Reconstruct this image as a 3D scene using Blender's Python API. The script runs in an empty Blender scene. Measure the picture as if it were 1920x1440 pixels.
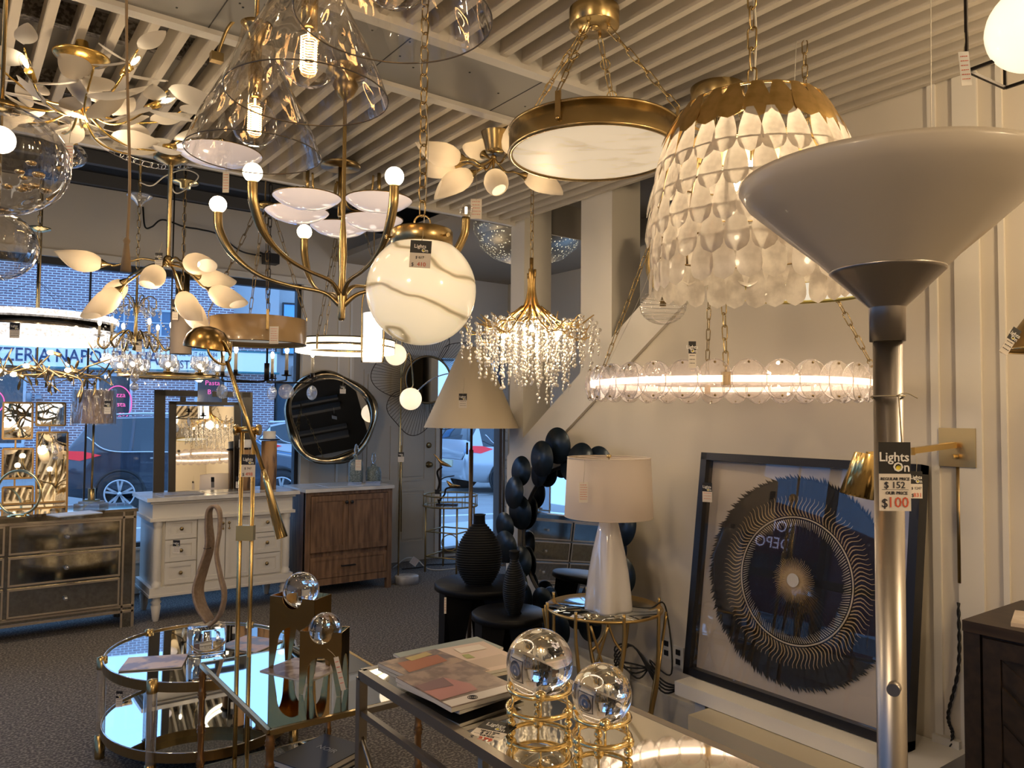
import bpy, math, random
from math import sin, cos, pi, radians, sqrt, atan2
from mathutils import Vector as V, Matrix, Euler
random.seed(7)
sc = bpy.context.scene
COL = sc.collection
# ---------------------------------------------------------------- camera
TH = radians(36.4); PITCH = radians(2.35); ROLL = radians(0.5)
F = 1440.0; EYE = 1.65
cam_d = bpy.data.cameras.new('camera'); cam = bpy.data.objects.new('camera', cam_d); COL.objects.link(cam)
cam_d.sensor_width = 36; cam_d.lens = 36 * F / 1920; cam_d.clip_end = 300; cam_d.clip_start = 0.02
RC = (Euler((0, 0, -TH)).to_matrix() @ Matrix.Rotation(PITCH, 3, 'X') @ Matrix.Rotation(pi / 2, 3, 'X') @ Matrix.Rotation(ROLL, 3, 'Z'))
cam.matrix_world = Matrix.Translation((0, 0, EYE)) @ RC.to_4x4()
sc.camera = cam
CP = V((0, 0, EYE)); VR = -TH
def ray(px, py): return RC @ V(((px - 960) / F, (720 - py) / F, -1))
FW = V((sin(TH), cos(TH), 0)); RT = V((cos(TH), -sin(TH), 0))
def at(px, py, d):
    r = ray(px, py); return CP + r * (d / r.dot(FW))
def atz(px, py, z):
    r = ray(px, py); return CP + r * ((z - EYE) / r.z)
def atX(px, py, X):
    r = ray(px, py); return CP + r * (X / r.x)
def atY(px, py, Y):
    r = ray(px, py); return CP + r * (Y / r.y)
def dep(p): return (V(p) - CP).dot(FW)
# ---------------------------------------------------------------- materials
MT = {}
def mat(name, col=(.8, .8, .8), rough=.5, metal=0., emit=None, es=0., trans=0., ior=1.45, coat=0., noise=None, bump=None, alpha=1., spec=.5, aniso=0.):
    if name in MT: return MT[name]
    m = bpy.data.materials.new(name); m.use_nodes = True; nt = m.node_tree; b = nt.nodes['Principled BSDF']
    b.inputs['Base Color'].default_value = (*col, 1); b.inputs['Roughness'].default_value = rough
    b.inputs['Metallic'].default_value = metal; b.inputs['IOR'].default_value = ior
    b.inputs['Transmission Weight'].default_value = trans; b.inputs['Coat Weight'].default_value = coat
    b.inputs['Specular IOR Level'].default_value = spec; b.inputs['Anisotropic'].default_value = aniso
    if emit: b.inputs['Emission Color'].default_value = (*emit, 1); b.inputs['Emission Strength'].default_value = es
    tc = None
    if noise or bump: tc = nt.nodes.new('ShaderNodeTexCoord')
    if noise:   # (scale, col2, lo, hi, stretch)
        s, c2, lo, hi = noise[:4]; st = noise[4] if len(noise) > 4 else (1, 1, 1)
        mp = nt.nodes.new('ShaderNodeMapping'); mp.inputs['Scale'].default_value = st
        n = nt.nodes.new('ShaderNodeTexNoise'); n.inputs['Scale'].default_value = s; n.inputs['Detail'].default_value = 6
        r = nt.nodes.new('ShaderNodeValToRGB'); r.color_ramp.elements[0].position = lo; r.color_ramp.elements[1].position = hi
        r.color_ramp.elements[0].color = (*col, 1); r.color_ramp.elements[1].color = (*c2, 1)
        nt.links.new(tc.outputs['Object'], mp.inputs[0]); nt.links.new(mp.outputs[0], n.inputs['Vector'])
        nt.links.new(n.outputs[0], r.inputs[0]); nt.links.new(r.outputs[0], b.inputs['Base Color'])
        if emit: nt.links.new(r.outputs[0], b.inputs['Emission Color'])
    if bump:   # (scale, strength, distance)
        n2 = nt.nodes.new('ShaderNodeTexNoise'); n2.inputs['Scale'].default_value = bump[0]; n2.inputs['Detail'].default_value = 4
        bp = nt.nodes.new('ShaderNodeBump'); bp.inputs['Strength'].default_value = bump[1]; bp.inputs['Distance'].default_value = bump[2]
        nt.links.new(tc.outputs['Object'], n2.inputs['Vector']); nt.links.new(n2.outputs[0], bp.inputs['Height'])
        nt.links.new(bp.outputs[0], b.inputs['Normal'])
    MT[name] = m; return m
def thin_glass(name, tint=(1, 1, 1), lo=.05, hi=.75, power=3.0, rough=.01, bump=None, diff=0.):
    """a pane or blown wall of clear glass: mostly see-through, more mirror-like towards grazing angles"""
    if name in MT: return MT[name]
    m = bpy.data.materials.new(name); m.use_nodes = True; nt = m.node_tree; nt.nodes.clear()
    o = nt.nodes.new('ShaderNodeOutputMaterial'); mx = nt.nodes.new('ShaderNodeMixShader')
    t = nt.nodes.new('ShaderNodeBsdfTransparent'); t.inputs[0].default_value = (*tint, 1)
    g = nt.nodes.new('ShaderNodeBsdfGlossy'); g.inputs['Roughness'].default_value = rough
    lw = nt.nodes.new('ShaderNodeLayerWeight'); lw.inputs[0].default_value = .5
    p = nt.nodes.new('ShaderNodeMath'); p.operation = 'POWER'; p.inputs[1].default_value = power
    q = nt.nodes.new('ShaderNodeMapRange'); q.inputs['To Min'].default_value = lo; q.inputs['To Max'].default_value = hi
    L = nt.links.new
    L(lw.outputs['Facing'], p.inputs[0]); L(p.outputs[0], q.inputs['Value']); L(q.outputs[0], mx.inputs[0])
    L(t.outputs[0], mx.inputs[1]); L(g.outputs[0], mx.inputs[2])
    out = mx
    if bump:
        tc = nt.nodes.new('ShaderNodeTexCoord'); n2 = nt.nodes.new('ShaderNodeTexNoise'); n2.inputs['Scale'].default_value = bump[0]
        mp = nt.nodes.new('ShaderNodeMapping'); mp.inputs['Scale'].default_value = bump[3] if len(bump) > 3 else (1, 1, 1)
        bp = nt.nodes.new('ShaderNodeBump'); bp.inputs['Strength'].default_value = bump[1]; bp.inputs['Distance'].default_value = bump[2]
        L(tc.outputs['Object'], mp.inputs[0]); L(mp.outputs[0], n2.inputs['Vector']); L(n2.outputs[0], bp.inputs['Height'])
        L(bp.outputs[0], g.inputs['Normal']); L(bp.outputs[0], lw.inputs['Normal'])
    if diff:
        d = nt.nodes.new('ShaderNodeBsdfDiffuse'); d.inputs[0].default_value = (*tint, 1)
        m2 = nt.nodes.new('ShaderNodeMixShader'); m2.inputs[0].default_value = diff
        L(mx.outputs[0], m2.inputs[1]); L(d.outputs[0], m2.inputs[2]); out = m2
    L(out.outputs[0], o.inputs[0]); MT[name] = m; return m
def shade_mat(name, col, tcol, tf=.5, emit=None, es=0., coat=.0, rough=.4, noise=None):
    """frosted glass, shell or fabric that lets a lamp inside shine through"""
    if name in MT: return MT[name]
    m = bpy.data.materials.new(name); m.use_nodes = True; nt = m.node_tree; b = nt.nodes['Principled BSDF']; L = nt.links.new
    b.inputs['Base Color'].default_value = (*col, 1); b.inputs['Roughness'].default_value = rough; b.inputs['Coat Weight'].default_value = coat
    if emit: b.inputs['Emission Color'].default_value = (*emit, 1); b.inputs['Emission Strength'].default_value = es
    t = nt.nodes.new('ShaderNodeBsdfTranslucent'); t.inputs[0].default_value = (*tcol, 1)
    mx = nt.nodes.new('ShaderNodeMixShader'); mx.inputs[0].default_value = tf
    L(b.outputs[0], mx.inputs[1]); L(t.outputs[0], mx.inputs[2]); L(mx.outputs[0], nt.nodes['Material Output'].inputs[0])
    if noise:
        s, c2, lo, hi = noise[:4]
        tc = nt.nodes.new('ShaderNodeTexCoord'); n = nt.nodes.new('ShaderNodeTexNoise'); n.inputs['Scale'].default_value = s; n.inputs['Detail'].default_value = 7
        mp = nt.nodes.new('ShaderNodeMapping'); mp.inputs['Scale'].default_value = noise[4] if len(noise) > 4 else (1, 1, 1)
        n.inputs['Distortion'].default_value = noise[5] if len(noise) > 5 else 0
        r = nt.nodes.new('ShaderNodeValToRGB'); r.color_ramp.elements[0].position = lo; r.color_ramp.elements[1].position = hi
        r.color_ramp.elements[0].color = (*c2, 1); r.color_ramp.elements[1].color = (*col, 1)
        L(tc.outputs['Object'], mp.inputs[0]); L(mp.outputs[0], n.inputs['Vector']); L(n.outputs[0], r.inputs[0])
        L(r.outputs[0], b.inputs['Base Color']); L(r.outputs[0], t.inputs[0])
        if emit:
            mm = nt.nodes.new('ShaderNodeMixRGB'); mm.blend_type = 'MULTIPLY'; mm.inputs[0].default_value = 1; mm.inputs[1].default_value = (*emit, 1)
            L(r.outputs[0], mm.inputs[2]); L(mm.outputs[0], b.inputs['Emission Color'])
    MT[name] = m; return m
WARM = (1, .74, .45)
brass = mat('aged_brass', (.50, .37, .175), .27, 1, noise=(9, (.40, .29, .13), .35, .7))
brassd = mat('dark_brass', (.32, .23, .11), .33, 1)
gold = mat('bright_gold', (.86, .66, .32), .18, 1)
goldleaf = mat('gold_leaf', (.68, .47, .19), .36, 1, noise=(30, (.52, .35, .12), .4, .65))
bronze = mat('bronze', (.20, .13, .06), .35, 1)
steel = mat('brushed_nickel', (.36, .335, .31), .34, 1, aniso=.4)
chrome = mat('polished_chrome', (.85, .85, .85), .06, 1)
iron = mat('silver_iron', (.33, .30, .26), .38, 1)
black = mat('black_paint', (.012, .012, .013), .45)
blackm = mat('black_metal', (.02, .016, .014), .4, .6)
white = mat('white_paint', (.78, .76, .72), .45)
ivory = mat('ivory_candle', (.75, .68, .55), .5)
mirror = mat('mirror_glass', (.86, .87, .86), .015, 1)
smoke = mat('smoked_mirror', (.36, .34, .29), .07, 1, noise=(40, (.44, .42, .37), .4, .6))
bulbm = mat('lit_bulb', (1, .9, .75), .4, emit=(1, .80, .52), es=14)
bulbs = mat('small_lit_bulb', (1, .9, .75), .4, emit=(1, .82, .56), es=22)
filam = mat('filament', (1, .6, .2), .4, emit=(1, .52, .18), es=26)
clear = thin_glass('clear_glass', (1, .985, .96), .05, .8, 2.6)
wavy = thin_glass('wavy_glass', (.965, .945, .915), .085, .9, 1.9, bump=(9, 1.0, .09, (1, 1, .35)))
crystal = thin_glass('crystal', (1, .97, .93), .28, .95, 1.2, .04, diff=.10)
beadm = thin_glass('frosted_bead', (1, .97, .92), .30, .9, 1.0, .10, diff=.42)
solid = mat('solid_crystal', (1, 1, 1), 0.0, trans=1, ior=1.5)
cardw = mat('white_card', (.72, .66, .58), .6)
cardk = mat('black_card', (.015, .014, .014), .5)
inkw = mat('white_ink', (.8, .78, .74), .6)
inky = mat('yellow_ink', (.75, .62, .06), .6)
inkr = mat('red_ink', (.62, .10, .05), .6)
inkk = mat('black_ink', (.03, .03, .04), .6)
stringm = mat('string', (.45, .38, .25), .8)
wirek = mat('black_cord', (.012, .012, .012), .5)
wirew = mat('clear_wire', (.55, .52, .45), .3)
# ---------------------------------------------------------------- mesh builder
class MB:
    def __init__(s): s.v = []; s.f = []; s.m = []; s.sm = []; s.cm = 0; s.smooth = False; s.X = None
    def _p(s, p):
        p = V(p)
        if s.X is not None: p = s.X @ p
        s.v.append(tuple(p)); return len(s.v) - 1
    def face(s, idx, smooth=None):
        s.f.append(tuple(idx)); s.m.append(s.cm); s.sm.append(s.smooth if smooth is None else smooth)
    def poly(s, pts): s.face([s._p(p) for p in pts])
    def box(s, c, d, R=None):
        c = V(c); h = V(d) / 2; R = R or Matrix.Identity(3)
        i = [s._p(c + R @ V((x * h.x, y * h.y, z * h.z))) for x in (-1, 1) for y in (-1, 1) for z in (-1, 1)]
        for q in ((0, 1, 3, 2), (4, 6, 7, 5), (0, 4, 5, 1), (2, 3, 7, 6), (0, 2, 6, 4), (1, 5, 7, 3)): s.face([i[k] for k in q], False)
        return s
    def bb(s, a, b):
        a = V(a); b = V(b); return s.box((a + b) / 2, [abs(b[i] - a[i]) for i in range(3)])
    def bar(s, p, q, w, t=None, up=(0, 0, 1)):
        p = V(p); q = V(q); d = q - p; L = d.length; z = d.normalized(); u = V(up)
        if abs(z.dot(u)) > .98: u = V((0, 1, 0))
        x = u.cross(z).normalized(); y = z.cross(x); R = Matrix((x, y, z)).transposed()
        return s.box((p + q) / 2, (w, t or w, L), R)
    def tube(s, pts, r, n=8, closed=False, cap=True):
        pts = [V(p) for p in pts]; N = len(pts); rr = r if hasattr(r, '__len__') else [r] * N
        rings = []; prev = None
        for i in range(N):
            if closed: t = pts[(i + 1) % N] - pts[i - 1]
            else: t = pts[min(i + 1, N - 1)] - pts[max(i - 1, 0)]
            t = t.normalized() if t.length > 1e-9 else V((0, 0, 1))
            if prev is None: u = t.orthogonal().normalized()
            else:
                u = prev - t * prev.dot(t)
                u = u.normalized() if u.length > 1e-6 else t.orthogonal().normalized()
            prev = u; w = t.cross(u)
            rings.append([s._p(pts[i] + (u * cos(2 * pi * k / n) + w * sin(2 * pi * k / n)) * rr[i]) for k in range(n)])
        for i in range(N if closed else N - 1):
            a = rings[i]; b = rings[(i + 1) % N]
            for k in range(n): s.face((a[k], a[(k + 1) % n], b[(k + 1) % n], b[k]), True)
        if cap and not closed: s.face(rings[0][::-1], False); s.face(rings[-1], False)
        return s
    def lathe(s, prof, n=24, c=(0, 0, 0), R=None, cap=False, wob=None, a0=0., a1=2 * pi):
        c = V(c); R = R or Matrix.Identity(3); rings = []; full = abs(a1 - a0 - 2 * pi) < 1e-6; nn = n if full else n + 1
        for (r, z) in prof:
            ring = []
            for k in range(nn):
                a = a0 + (a1 - a0) * k / n; q = r * (wob(a, z) if wob else 1)
                ring.append(s._p(c + R @ V((q * cos(a), q * sin(a), z))))
            rings.append(ring)
        for i in range(len(rings) - 1):
            for k in range(n): s.face((rings[i][k], rings[i][(k + 1) % nn], rings[i + 1][(k + 1) % nn], rings[i + 1][k]), True)
        if cap: s.face(rings[0][::-1], False); s.face(rings[-1], False)
        return s
    def ball(s, c, r, n=16, m=10, sc_=(1, 1, 1), R=None):
        R = R or Matrix.Identity(3); c = V(c); D = Matrix.Diagonal(sc_); top = s._p(c + R @ (D @ V((0, 0, r)))); bot = s._p(c + R @ (D @ V((0, 0, -r)))); rings = []
        for j in range(1, m):
            t = pi * j / m; rings.append([s._p(c + R @ (D @ V((r * sin(t) * cos(2 * pi * k / n), r * sin(t) * sin(2 * pi * k / n), r * cos(t))))) for k in range(n)])
        for k in range(n):
            s.face((top, rings[0][k], rings[0][(k + 1) % n]), True); s.face((bot, rings[-1][(k + 1) % n], rings[-1][k]), True)
            for j in range(m - 2): s.face((rings[j][k], rings[j + 1][k], rings[j + 1][(k + 1) % n], rings[j][(k + 1) % n]), True)
        return s
    def ring(s, c, R_, r, n=40, k=8, ax=None, flat=1.):
        c = V(c); A = ax or Matrix.Identity(3)
        return s.tube([c + A @ V((R_ * cos(2 * pi * i / n), R_ * flat * sin(2 * pi * i / n), 0)) for i in range(n)], r, k, closed=True)
    def flat(s):
        s.sm = [False] * len(s.sm); return s
    def band(s, c, r, z0, z1, t, n=48):   # open cylindrical band with thickness
        return s.lathe([(r, z0), (r, z1), (r - t, z1), (r - t, z0), (r, z0)], n, c)
    def prism(s, pts, t, X=None):      # 2-D outline (x,z) extruded along y by t, centred
        X = X or Matrix.Identity(4); n = len(pts)
        a = [s._p(X @ V((x, -t / 2, z))) for x, z in pts]; b = [s._p(X @ V((x, t / 2, z))) for x, z in pts]
        s.face(a, False); s.face(b[::-1], False)
        for i in range(n): s.face((a[(i + 1) % n], a[i], b[i], b[(i + 1) % n]))
        return s
    def chain(s, p, q, L=.03, w=.012, r=.0016, n=12, k=5):
        p = V(p); q = V(q); d = q - p; N = max(1, int(d.length / (L * .84))); z = d.normalized(); u = z.orthogonal().normalized(); w2 = z.cross(u)
        st = d.length / N
        for i in range(N):
            c = p + z * (st * (i + .5)); e = u if i % 2 else w2; hl = L / 2 - w / 2; pts = []
            for j in range(n):
                a = 2 * pi * j / n; pts.append(c + e * (w / 2 * cos(a)) + z * (w / 2 * sin(a) + (hl if sin(a) >= 0 else -hl)))
            s.tube(pts, r, k, closed=True)
        return s
    def bez(s, pts, r, n=16, k=8, cap=True):
        """smooth tube through the points (Catmull-Rom)"""
        P = spline(pts, n); rr = r
        if hasattr(r, '__len__'):
            m = len(P); rr = [lerpl(r, i / (m - 1)) for i in range(m)]
        return s.tube(P, rr, k, cap=cap)
    def obj(s, name, m, parent=None, loc=None, rot=None):
        me = bpy.data.meshes.new(name); me.from_pydata(s.v, [], s.f)
        ms = m if isinstance(m, (list, tuple)) else [m]
        for x in ms: me.materials.append(x)
        me.polygons.foreach_set('use_smooth', s.sm)
        if len(ms) > 1: me.polygons.foreach_set('material_index', s.m)
        me.update(); o = bpy.data.objects.new(name, me); COL.objects.link(o)
        if parent: o.parent = parent
        if loc is not None: o.location = loc
        if rot is not None: o.rotation_euler = rot
        return o
def lerpl(l, t):
    x = t * (len(l) - 1); i = min(int(x), len(l) - 2); return l[i] + (l[i + 1] - l[i]) * (x - i)
def spline(pts, n=16):
    pts = [V(p) for p in pts]; P = [pts[0] * 2 - pts[1]] + pts + [pts[-1] * 2 - pts[-2]]; out = []
    for i in range(1, len(P) - 2):
        for j in range(n):
            t = j / n; a, b, c, d = P[i - 1:i + 3]
            out.append(.5 * ((2 * b) + (c - a) * t + (2 * a - 5 * b + 4 * c - d) * t * t + (3 * b - a - 3 * c + d) * t ** 3))
    out.append(pts[-1]); return out
def tag(o, label, cat, group=None, kind=None):
    if label: o['label'] = label
    if cat: o['category'] = cat
    if group: o['group'] = group
    if kind: o['kind'] = kind
    return o
def thing(name, label, cat, loc=(0, 0, 0), rz=0., group=None):
    o = bpy.data.objects.new(name, None); COL.objects.link(o); o.empty_display_size = .05
    o.location = loc; o.rotation_euler = (0, 0, rz); return tag(o, label, cat, group)
def struct(name, mb, m, label=None, parent=None):
    o = mb.obj(name, m, parent)
    if not parent: o['kind'] = 'structure'
    if label: o['label'] = label
    return o
def dup(root, loc=None, rot=None, label=None, group=None, scale=None):
    r = root.copy(); COL.objects.link(r)
    if loc is not None: r.location = loc
    if rot is not None: r.rotation_euler = rot
    if scale is not None: r.scale = (scale,) * 3
    if label: r['label'] = label
    if group: r['group'] = group
    def rec(a, b):
        for ch in a.children:
            c = ch.copy(); COL.objects.link(c); c.parent = b; rec(ch, c)
    rec(root, r); return r
def rod(p, q): # rotation taking +Z to q-p
    return (V(q) - V(p)).to_track_quat('Z', 'Y').to_matrix()
def text(name, s, size, m, parent=None, X=None, align='CENTER', ext=0.0004, bold=0.):
    """lettering as a mesh lying in local XZ, facing -Y"""
    c = bpy.data.curves.new(name, 'FONT'); c.body = s; c.size = size; c.align_x = align; c.align_y = 'CENTER'; c.extrude = ext; c.offset = bold; c.resolution_u = 2
    o = bpy.data.objects.new(name, c); COL.objects.link(o)
    dg = bpy.context.evaluated_depsgraph_get(); me = bpy.data.meshes.new_from_object(o.evaluated_get(dg))
    COL.objects.unlink(o); bpy.data.objects.remove(o); bpy.data.curves.remove(c)
    M = Matrix.Rotation(pi / 2, 4, 'X')
    if X is not None: M = X @ M
    me.transform(M); me.materials.clear(); me.materials.append(m); me.name = name
    ob = bpy.data.objects.new(name, me); COL.objects.link(ob)
    if parent: ob.parent = parent
    return ob
def T(x, y, z): return Matrix.Translation((x, y, z))
def light(name, p, e, r=.06, col=WARM):
    l = bpy.data.lights.new(name, 'POINT'); l.energy = e; l.shadow_soft_size = r; l.color = col
    o = bpy.data.objects.new(name, l); COL.objects.link(o); o.location = p; return o
# ================================================================= ROOM (X = towards picture wall, Y = towards street)
wallm = mat('wall_paint', (.66, .60, .50), .7, bump=(40, .05, .002))
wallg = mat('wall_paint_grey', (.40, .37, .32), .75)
trimm = mat('trim_paint', (.74, .70, .62), .5)
slatm = mat('slat_paint', (.62, .56, .47), .6)
XR = 3.18; YE = 4.33; YW = 7.7; ZC = 3.0; XL = -2.6; YB = -2.2
carpet = mat('carpet', (.09, .08, .072), .95, noise=(75, (.26, .235, .20), .47, .60), bump=(110, .5, .004))
struct('floor', MB().bb((XL, YB, -.06), (5.7, YW + .06, 0)), carpet)
# ceiling slab above the slats, darker high ceiling near the shop front
cm = MB(); cm.bb((XL, YB, 3.22), (4.6, YE + .02, 3.3)); c0 = struct('ceiling', cm, mat('ceiling_slab', (.42, .40, .37), .8))
sl = MB(); x = XL + .05
while x < XR - .02:
    sl.bb((x - .014, YB, ZC), (x + .014, 2.34, ZC + .10)); sl.bb((x - .014, 2.78, ZC), (x + .014, 4.30, ZC + .10)); x += .1
struct('ceiling_slat', sl, slatm, parent=c0)
cr = MB()
for y in (-1.0, .6, 1.9, 3.3, 4.0): cr.bb((XL, y - .02, ZC + .10), (XR, y + .02, ZC + .19))
struct('ceiling_rail', cr, mat('perforated_rail', (.30, .28, .26), .6, noise=(60, (.10, .09, .08), .45, .55)), parent=c0)
sf = MB(); sf.bb((XL, 2.36, ZC - .002), (XR, 2.76, ZC + .06)); o = struct('trim_1', sf, mat('grey_panel', (.30, .29, .27), .5, .15))
sm_ = MB()
for k in range(10): xx = XL + .3 + .6 * k; sm_.bb((xx - .0015, 2.362, ZC - .004), (xx + .0015, 2.758, ZC - .0015))
for k in range(60): xx = random.uniform(XL, XR); yy = random.uniform(2.4, 2.72); sm_.bb((xx, yy, ZC - .004), (xx + .006, yy + .006, ZC - .0015))
struct('panel_seam', sm_, black, parent=o)
tr = MB()
for y0, y1 in ((2.31, 2.36), (2.76, 2.81), (4.29, 4.34)): tr.bb((XL, y0, ZC - .02), (XR, y1, ZC + .12))
struct('trim_2', tr, mat('white_edge', (.66, .63, .58), .4))
# high dark ceiling by the window
hb = MB(); hb.bb((XL, YE, 3.66), (5.7, YW + .1, 3.72)); c1 = struct('ceiling_front', hb, mat('dark_ceiling', (.012, .012, .012), .9))
bm_ = MB()
for k in range(5): yy = 4.75 + .62 * k; bm_.bb((XL, yy, 3.56), (3.0, yy + .05, 3.66)); bm_.bb((XL, yy + .16, 3.60), (3.0, yy + .20, 3.66))
struct('ceiling_beam', bm_, mat('ceiling_beam', (.09, .085, .08), .8), parent=c1)
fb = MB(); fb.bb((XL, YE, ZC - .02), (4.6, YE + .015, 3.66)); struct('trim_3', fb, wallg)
# lower painted ceiling over the passage behind the columns
struct('ceiling_passage', MB().bb((3.30, YE + .03, 3.28), (5.7, YW, 3.34)), mat('passage_ceiling', (.40, .34, .26), .8))
# street wall: window openings at Y=YW
bw = MB()
def px2X(px, Y=YW, py=800): return atY(px, py, Y).x
XW1 = px2X(563)         # right jamb of big window
XD0 = px2X(662); XD1 = px2X(818); XG0 = px2X(826); XG1 = px2X(946)
W = .16; Y0, Y1 = YW, YW + W
bw.bb((XL, Y0, 3.02), (5.7, Y1, 3.7)); bw.bb((XL, Y0, 0), (XW1, Y1, .42)); bw.bb((XW1 - .01, Y0, 0), (XD0, Y1, 3.02))
bw.bb((XD0, Y0, 2.32), (5.7, Y1, 3.02)); bw.bb((XD1, Y0, 0), (XG0, Y1, 2.32)); bw.bb((XG0, Y0, 0), (XG1, Y1, .07)); bw.bb((XG1, Y0, 0), (5.7, Y1, 2.32))
struct('wall_front', bw, wallm)
lt = MB()
for z in (.16, .30, .42): lt.bb((XL, YW - .03, z - .02), (XW1, YW, z))
for px in (578, 632, 655): X = px2X(px); lt.bb((X - .012, YW - .014, .1), (X + .012, YW, 3.0))
lt.bb((XW1, YW - .02, .4), (XW1 + .09, YW, 3.02)); lt.bb((XD0, YW - .014, 2.33), (XD1, YW, 2.39))
lt.bb((XL, YW - .05, 2.99), (XW1 + .09, YW - .0, 3.05))
struct('trim_4', lt, trimm)
fr = MB()
fr.bb((XL, YW + .02, 2.93), (XW1, YW + .1, 3.02)); fr.bb((XW1 - .05, YW + .02, .42), (XW1 - .01, YW + .1, 3.0)); fr.bb((XL, YW + .02, .42), (XW1, YW + .1, .46))
for px in (163,): X = px2X(px); fr.bb((X - .008, YW + .05, .42), (X + .008, YW + .07, 2.98))
w1 = struct('window_1', fr, mat('dark_frame', (.03, .032, .035), .5))
glassp = thin_glass('window_pane', (.97, .985, 1), .035, .6, 4)
struct('pane', MB().bb((XL, YW + .055, .44), (XW1 - .02, YW + .061, 2.96)), glassp, parent=w1)
f2 = MB(); f2.bb((XG1 - .09, YW - .02, 0), (XG1 - .05, YW + .1, 2.3)); f2.bb((XG0 - .005, YW - .01, 0), (XG0 + .02, YW + .1, 2.3)); f2.bb((XG0, YW - .03, .05), (XG1, YW + .1, .10))
w2 = struct('window_2', f2, mat('sill_wood', (.10, .065, .045), .5))
struct('pane', MB().bb((XG0, YW + .055, .09), (XG1, YW + .061, 2.3)), glassp, parent=w2)
struct('jamb', MB().bb((XG1 - .05, YW - .03, 0), (XG1 + .05, YW - .0, 2.4)), mat('worn_white', (.6, .6, .58), .6, noise=(25, (.25, .25, .25), .55, .7)), parent=w2)
# six-panel entrance door
dm = mat('door_paint', (.52, .46, .36), .45)
dw = XD1 - XD0; d = MB(); d.bb((XD0, YW + .02, .0), (XD1, YW + .065, 2.32))
door = struct('door_1', d, dm)
pn = MB(); pw = dw * .30
for cx in (XD0 + dw * .29, XD0 + dw * .71):
    for z0, z1 in ((.22, .78), (.92, 1.52), (1.68, 2.12)):
        pn.bb((cx - pw / 2 - .02, YW + .012, z0 - .02), (cx + pw / 2 + .02, YW + .02, z0)); pn.bb((cx - pw / 2 - .02, YW + .012, z1), (cx + pw / 2 + .02, YW + .02, z1 + .02))
        pn.bb((cx - pw / 2 - .02, YW + .012, z0), (cx - pw / 2, YW + .02, z1)); pn.bb((cx + pw / 2, YW + .012, z0), (cx + pw / 2 + .02, YW + .02, z1))
        pn.bb((cx - pw / 2 + .03, YW + .008, z0 + .03), (cx + pw / 2 - .03, YW + .02, z1 - .03))
struct('door_panel', pn, dm, parent=door)
RXm = Matrix.Rotation(pi / 2, 3, 'X')
kx = XD1 - .085
kn = MB().lathe([(.0, .07), (.022, .066), (.03, .05), (.026, .034), (.012, .028), (.012, .012), (.036, .008), (.036, 0)], 20, (kx, YW + .02, atY(808, 871, YW).z), RXm)
struct('door_handle', kn, brassd, parent=door)
dk = MB().lathe([(0, .02), (.022, .02), (.032, .012), (.034, 0)], 20, (kx, YW + .02, atY(808, 835, YW).z), RXm)
struct('deadbolt', dk, brassd, parent=door)
# picture wall with stair stringer and two columns
sw = MB()
def WX(px, py): return atX(px, py, XR)
s0 = WX(985, 822); s1 = WX(1147, 637); sl_ = (s1.z - s0.z) / (s1.y - s0.y)
def zst(y): return s0.z + sl_ * (y - s0.y)
ya1 = WX(957, 600).y; ya0 = WX(982, 600).y; yb1 = WX(1089, 500).y; yb0 = WX(1147, 500).y
ytop = s0.y + (3.1 - s0.z) / sl_
sw.X = Matrix(((0, 1, 0, XR + .06), (-1, 0, 0, 0), (0, 0, 1, 0), (0, 0, 0, 1)))    # prism x -> -Y
def wp(l): return [(-y, z) for y, z in l]
sw.prism(wp([(YE, 0), (YE, zst(YE) - .01), (ytop, 3.09), (YB, 3.1), (YB, 0)]), .12); sw.X = None
struct('wall_right', sw, wallm)
cl = MB(); cl.bb((XR + .001, ya0, zst(ya1) - .03), (XR + .24, ya1, 3.25)); struct('column_1', cl, trimm)
cl = MB(); cl.bb((XR + .001, yb0, zst(yb1) - .03), (XR + .24, yb1, 3.25)); struct('column_2', cl, trimm)
st = MB(); st.X = Matrix(((0, 1, 0, XR - .012), (-1, 0, 0, 0), (0, 0, 1, 0), (0, 0, 0, 1)))
hB = .26
st.prism(wp([(YE, zst(YE) - hB + .0), (YE, zst(YE)), (ytop, 3.08), (ytop, 3.08 - hB)]), .026)
st.prism(wp([(YE, 0), (YE, zst(YE) - hB), (YE - .13, zst(YE - .13) - hB), (YE - .13, 0)]), .026); st.X = None
struct('trim_5', st, trimm)
ba = MB(); ba.bb((XR - .016, .3, 0), (XR, 4.2, .14)); ba.bb((XR - .02, .3, .14), (XR, 4.2, .16)); struct('baseboard_right', ba, trimm)
# stairwell behind the columns
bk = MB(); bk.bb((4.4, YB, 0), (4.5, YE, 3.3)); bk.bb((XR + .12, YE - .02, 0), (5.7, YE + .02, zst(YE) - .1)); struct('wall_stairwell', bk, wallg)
struct('wall_passage', MB().bb((5.6, YE, 0), (5.7, YW, 3.6)), wallm)
# raised strip panels on the near right wall
rp = MB()
for px, w in ((1752, .03), (1815, .09), (1880, .02)):
    p = WX(px, 500); rp.bb((XR - .014, p.y - w / 2, 0), (XR, p.y + w / 2, 3.0))
struct('trim_6', rp, trimm)
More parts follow.
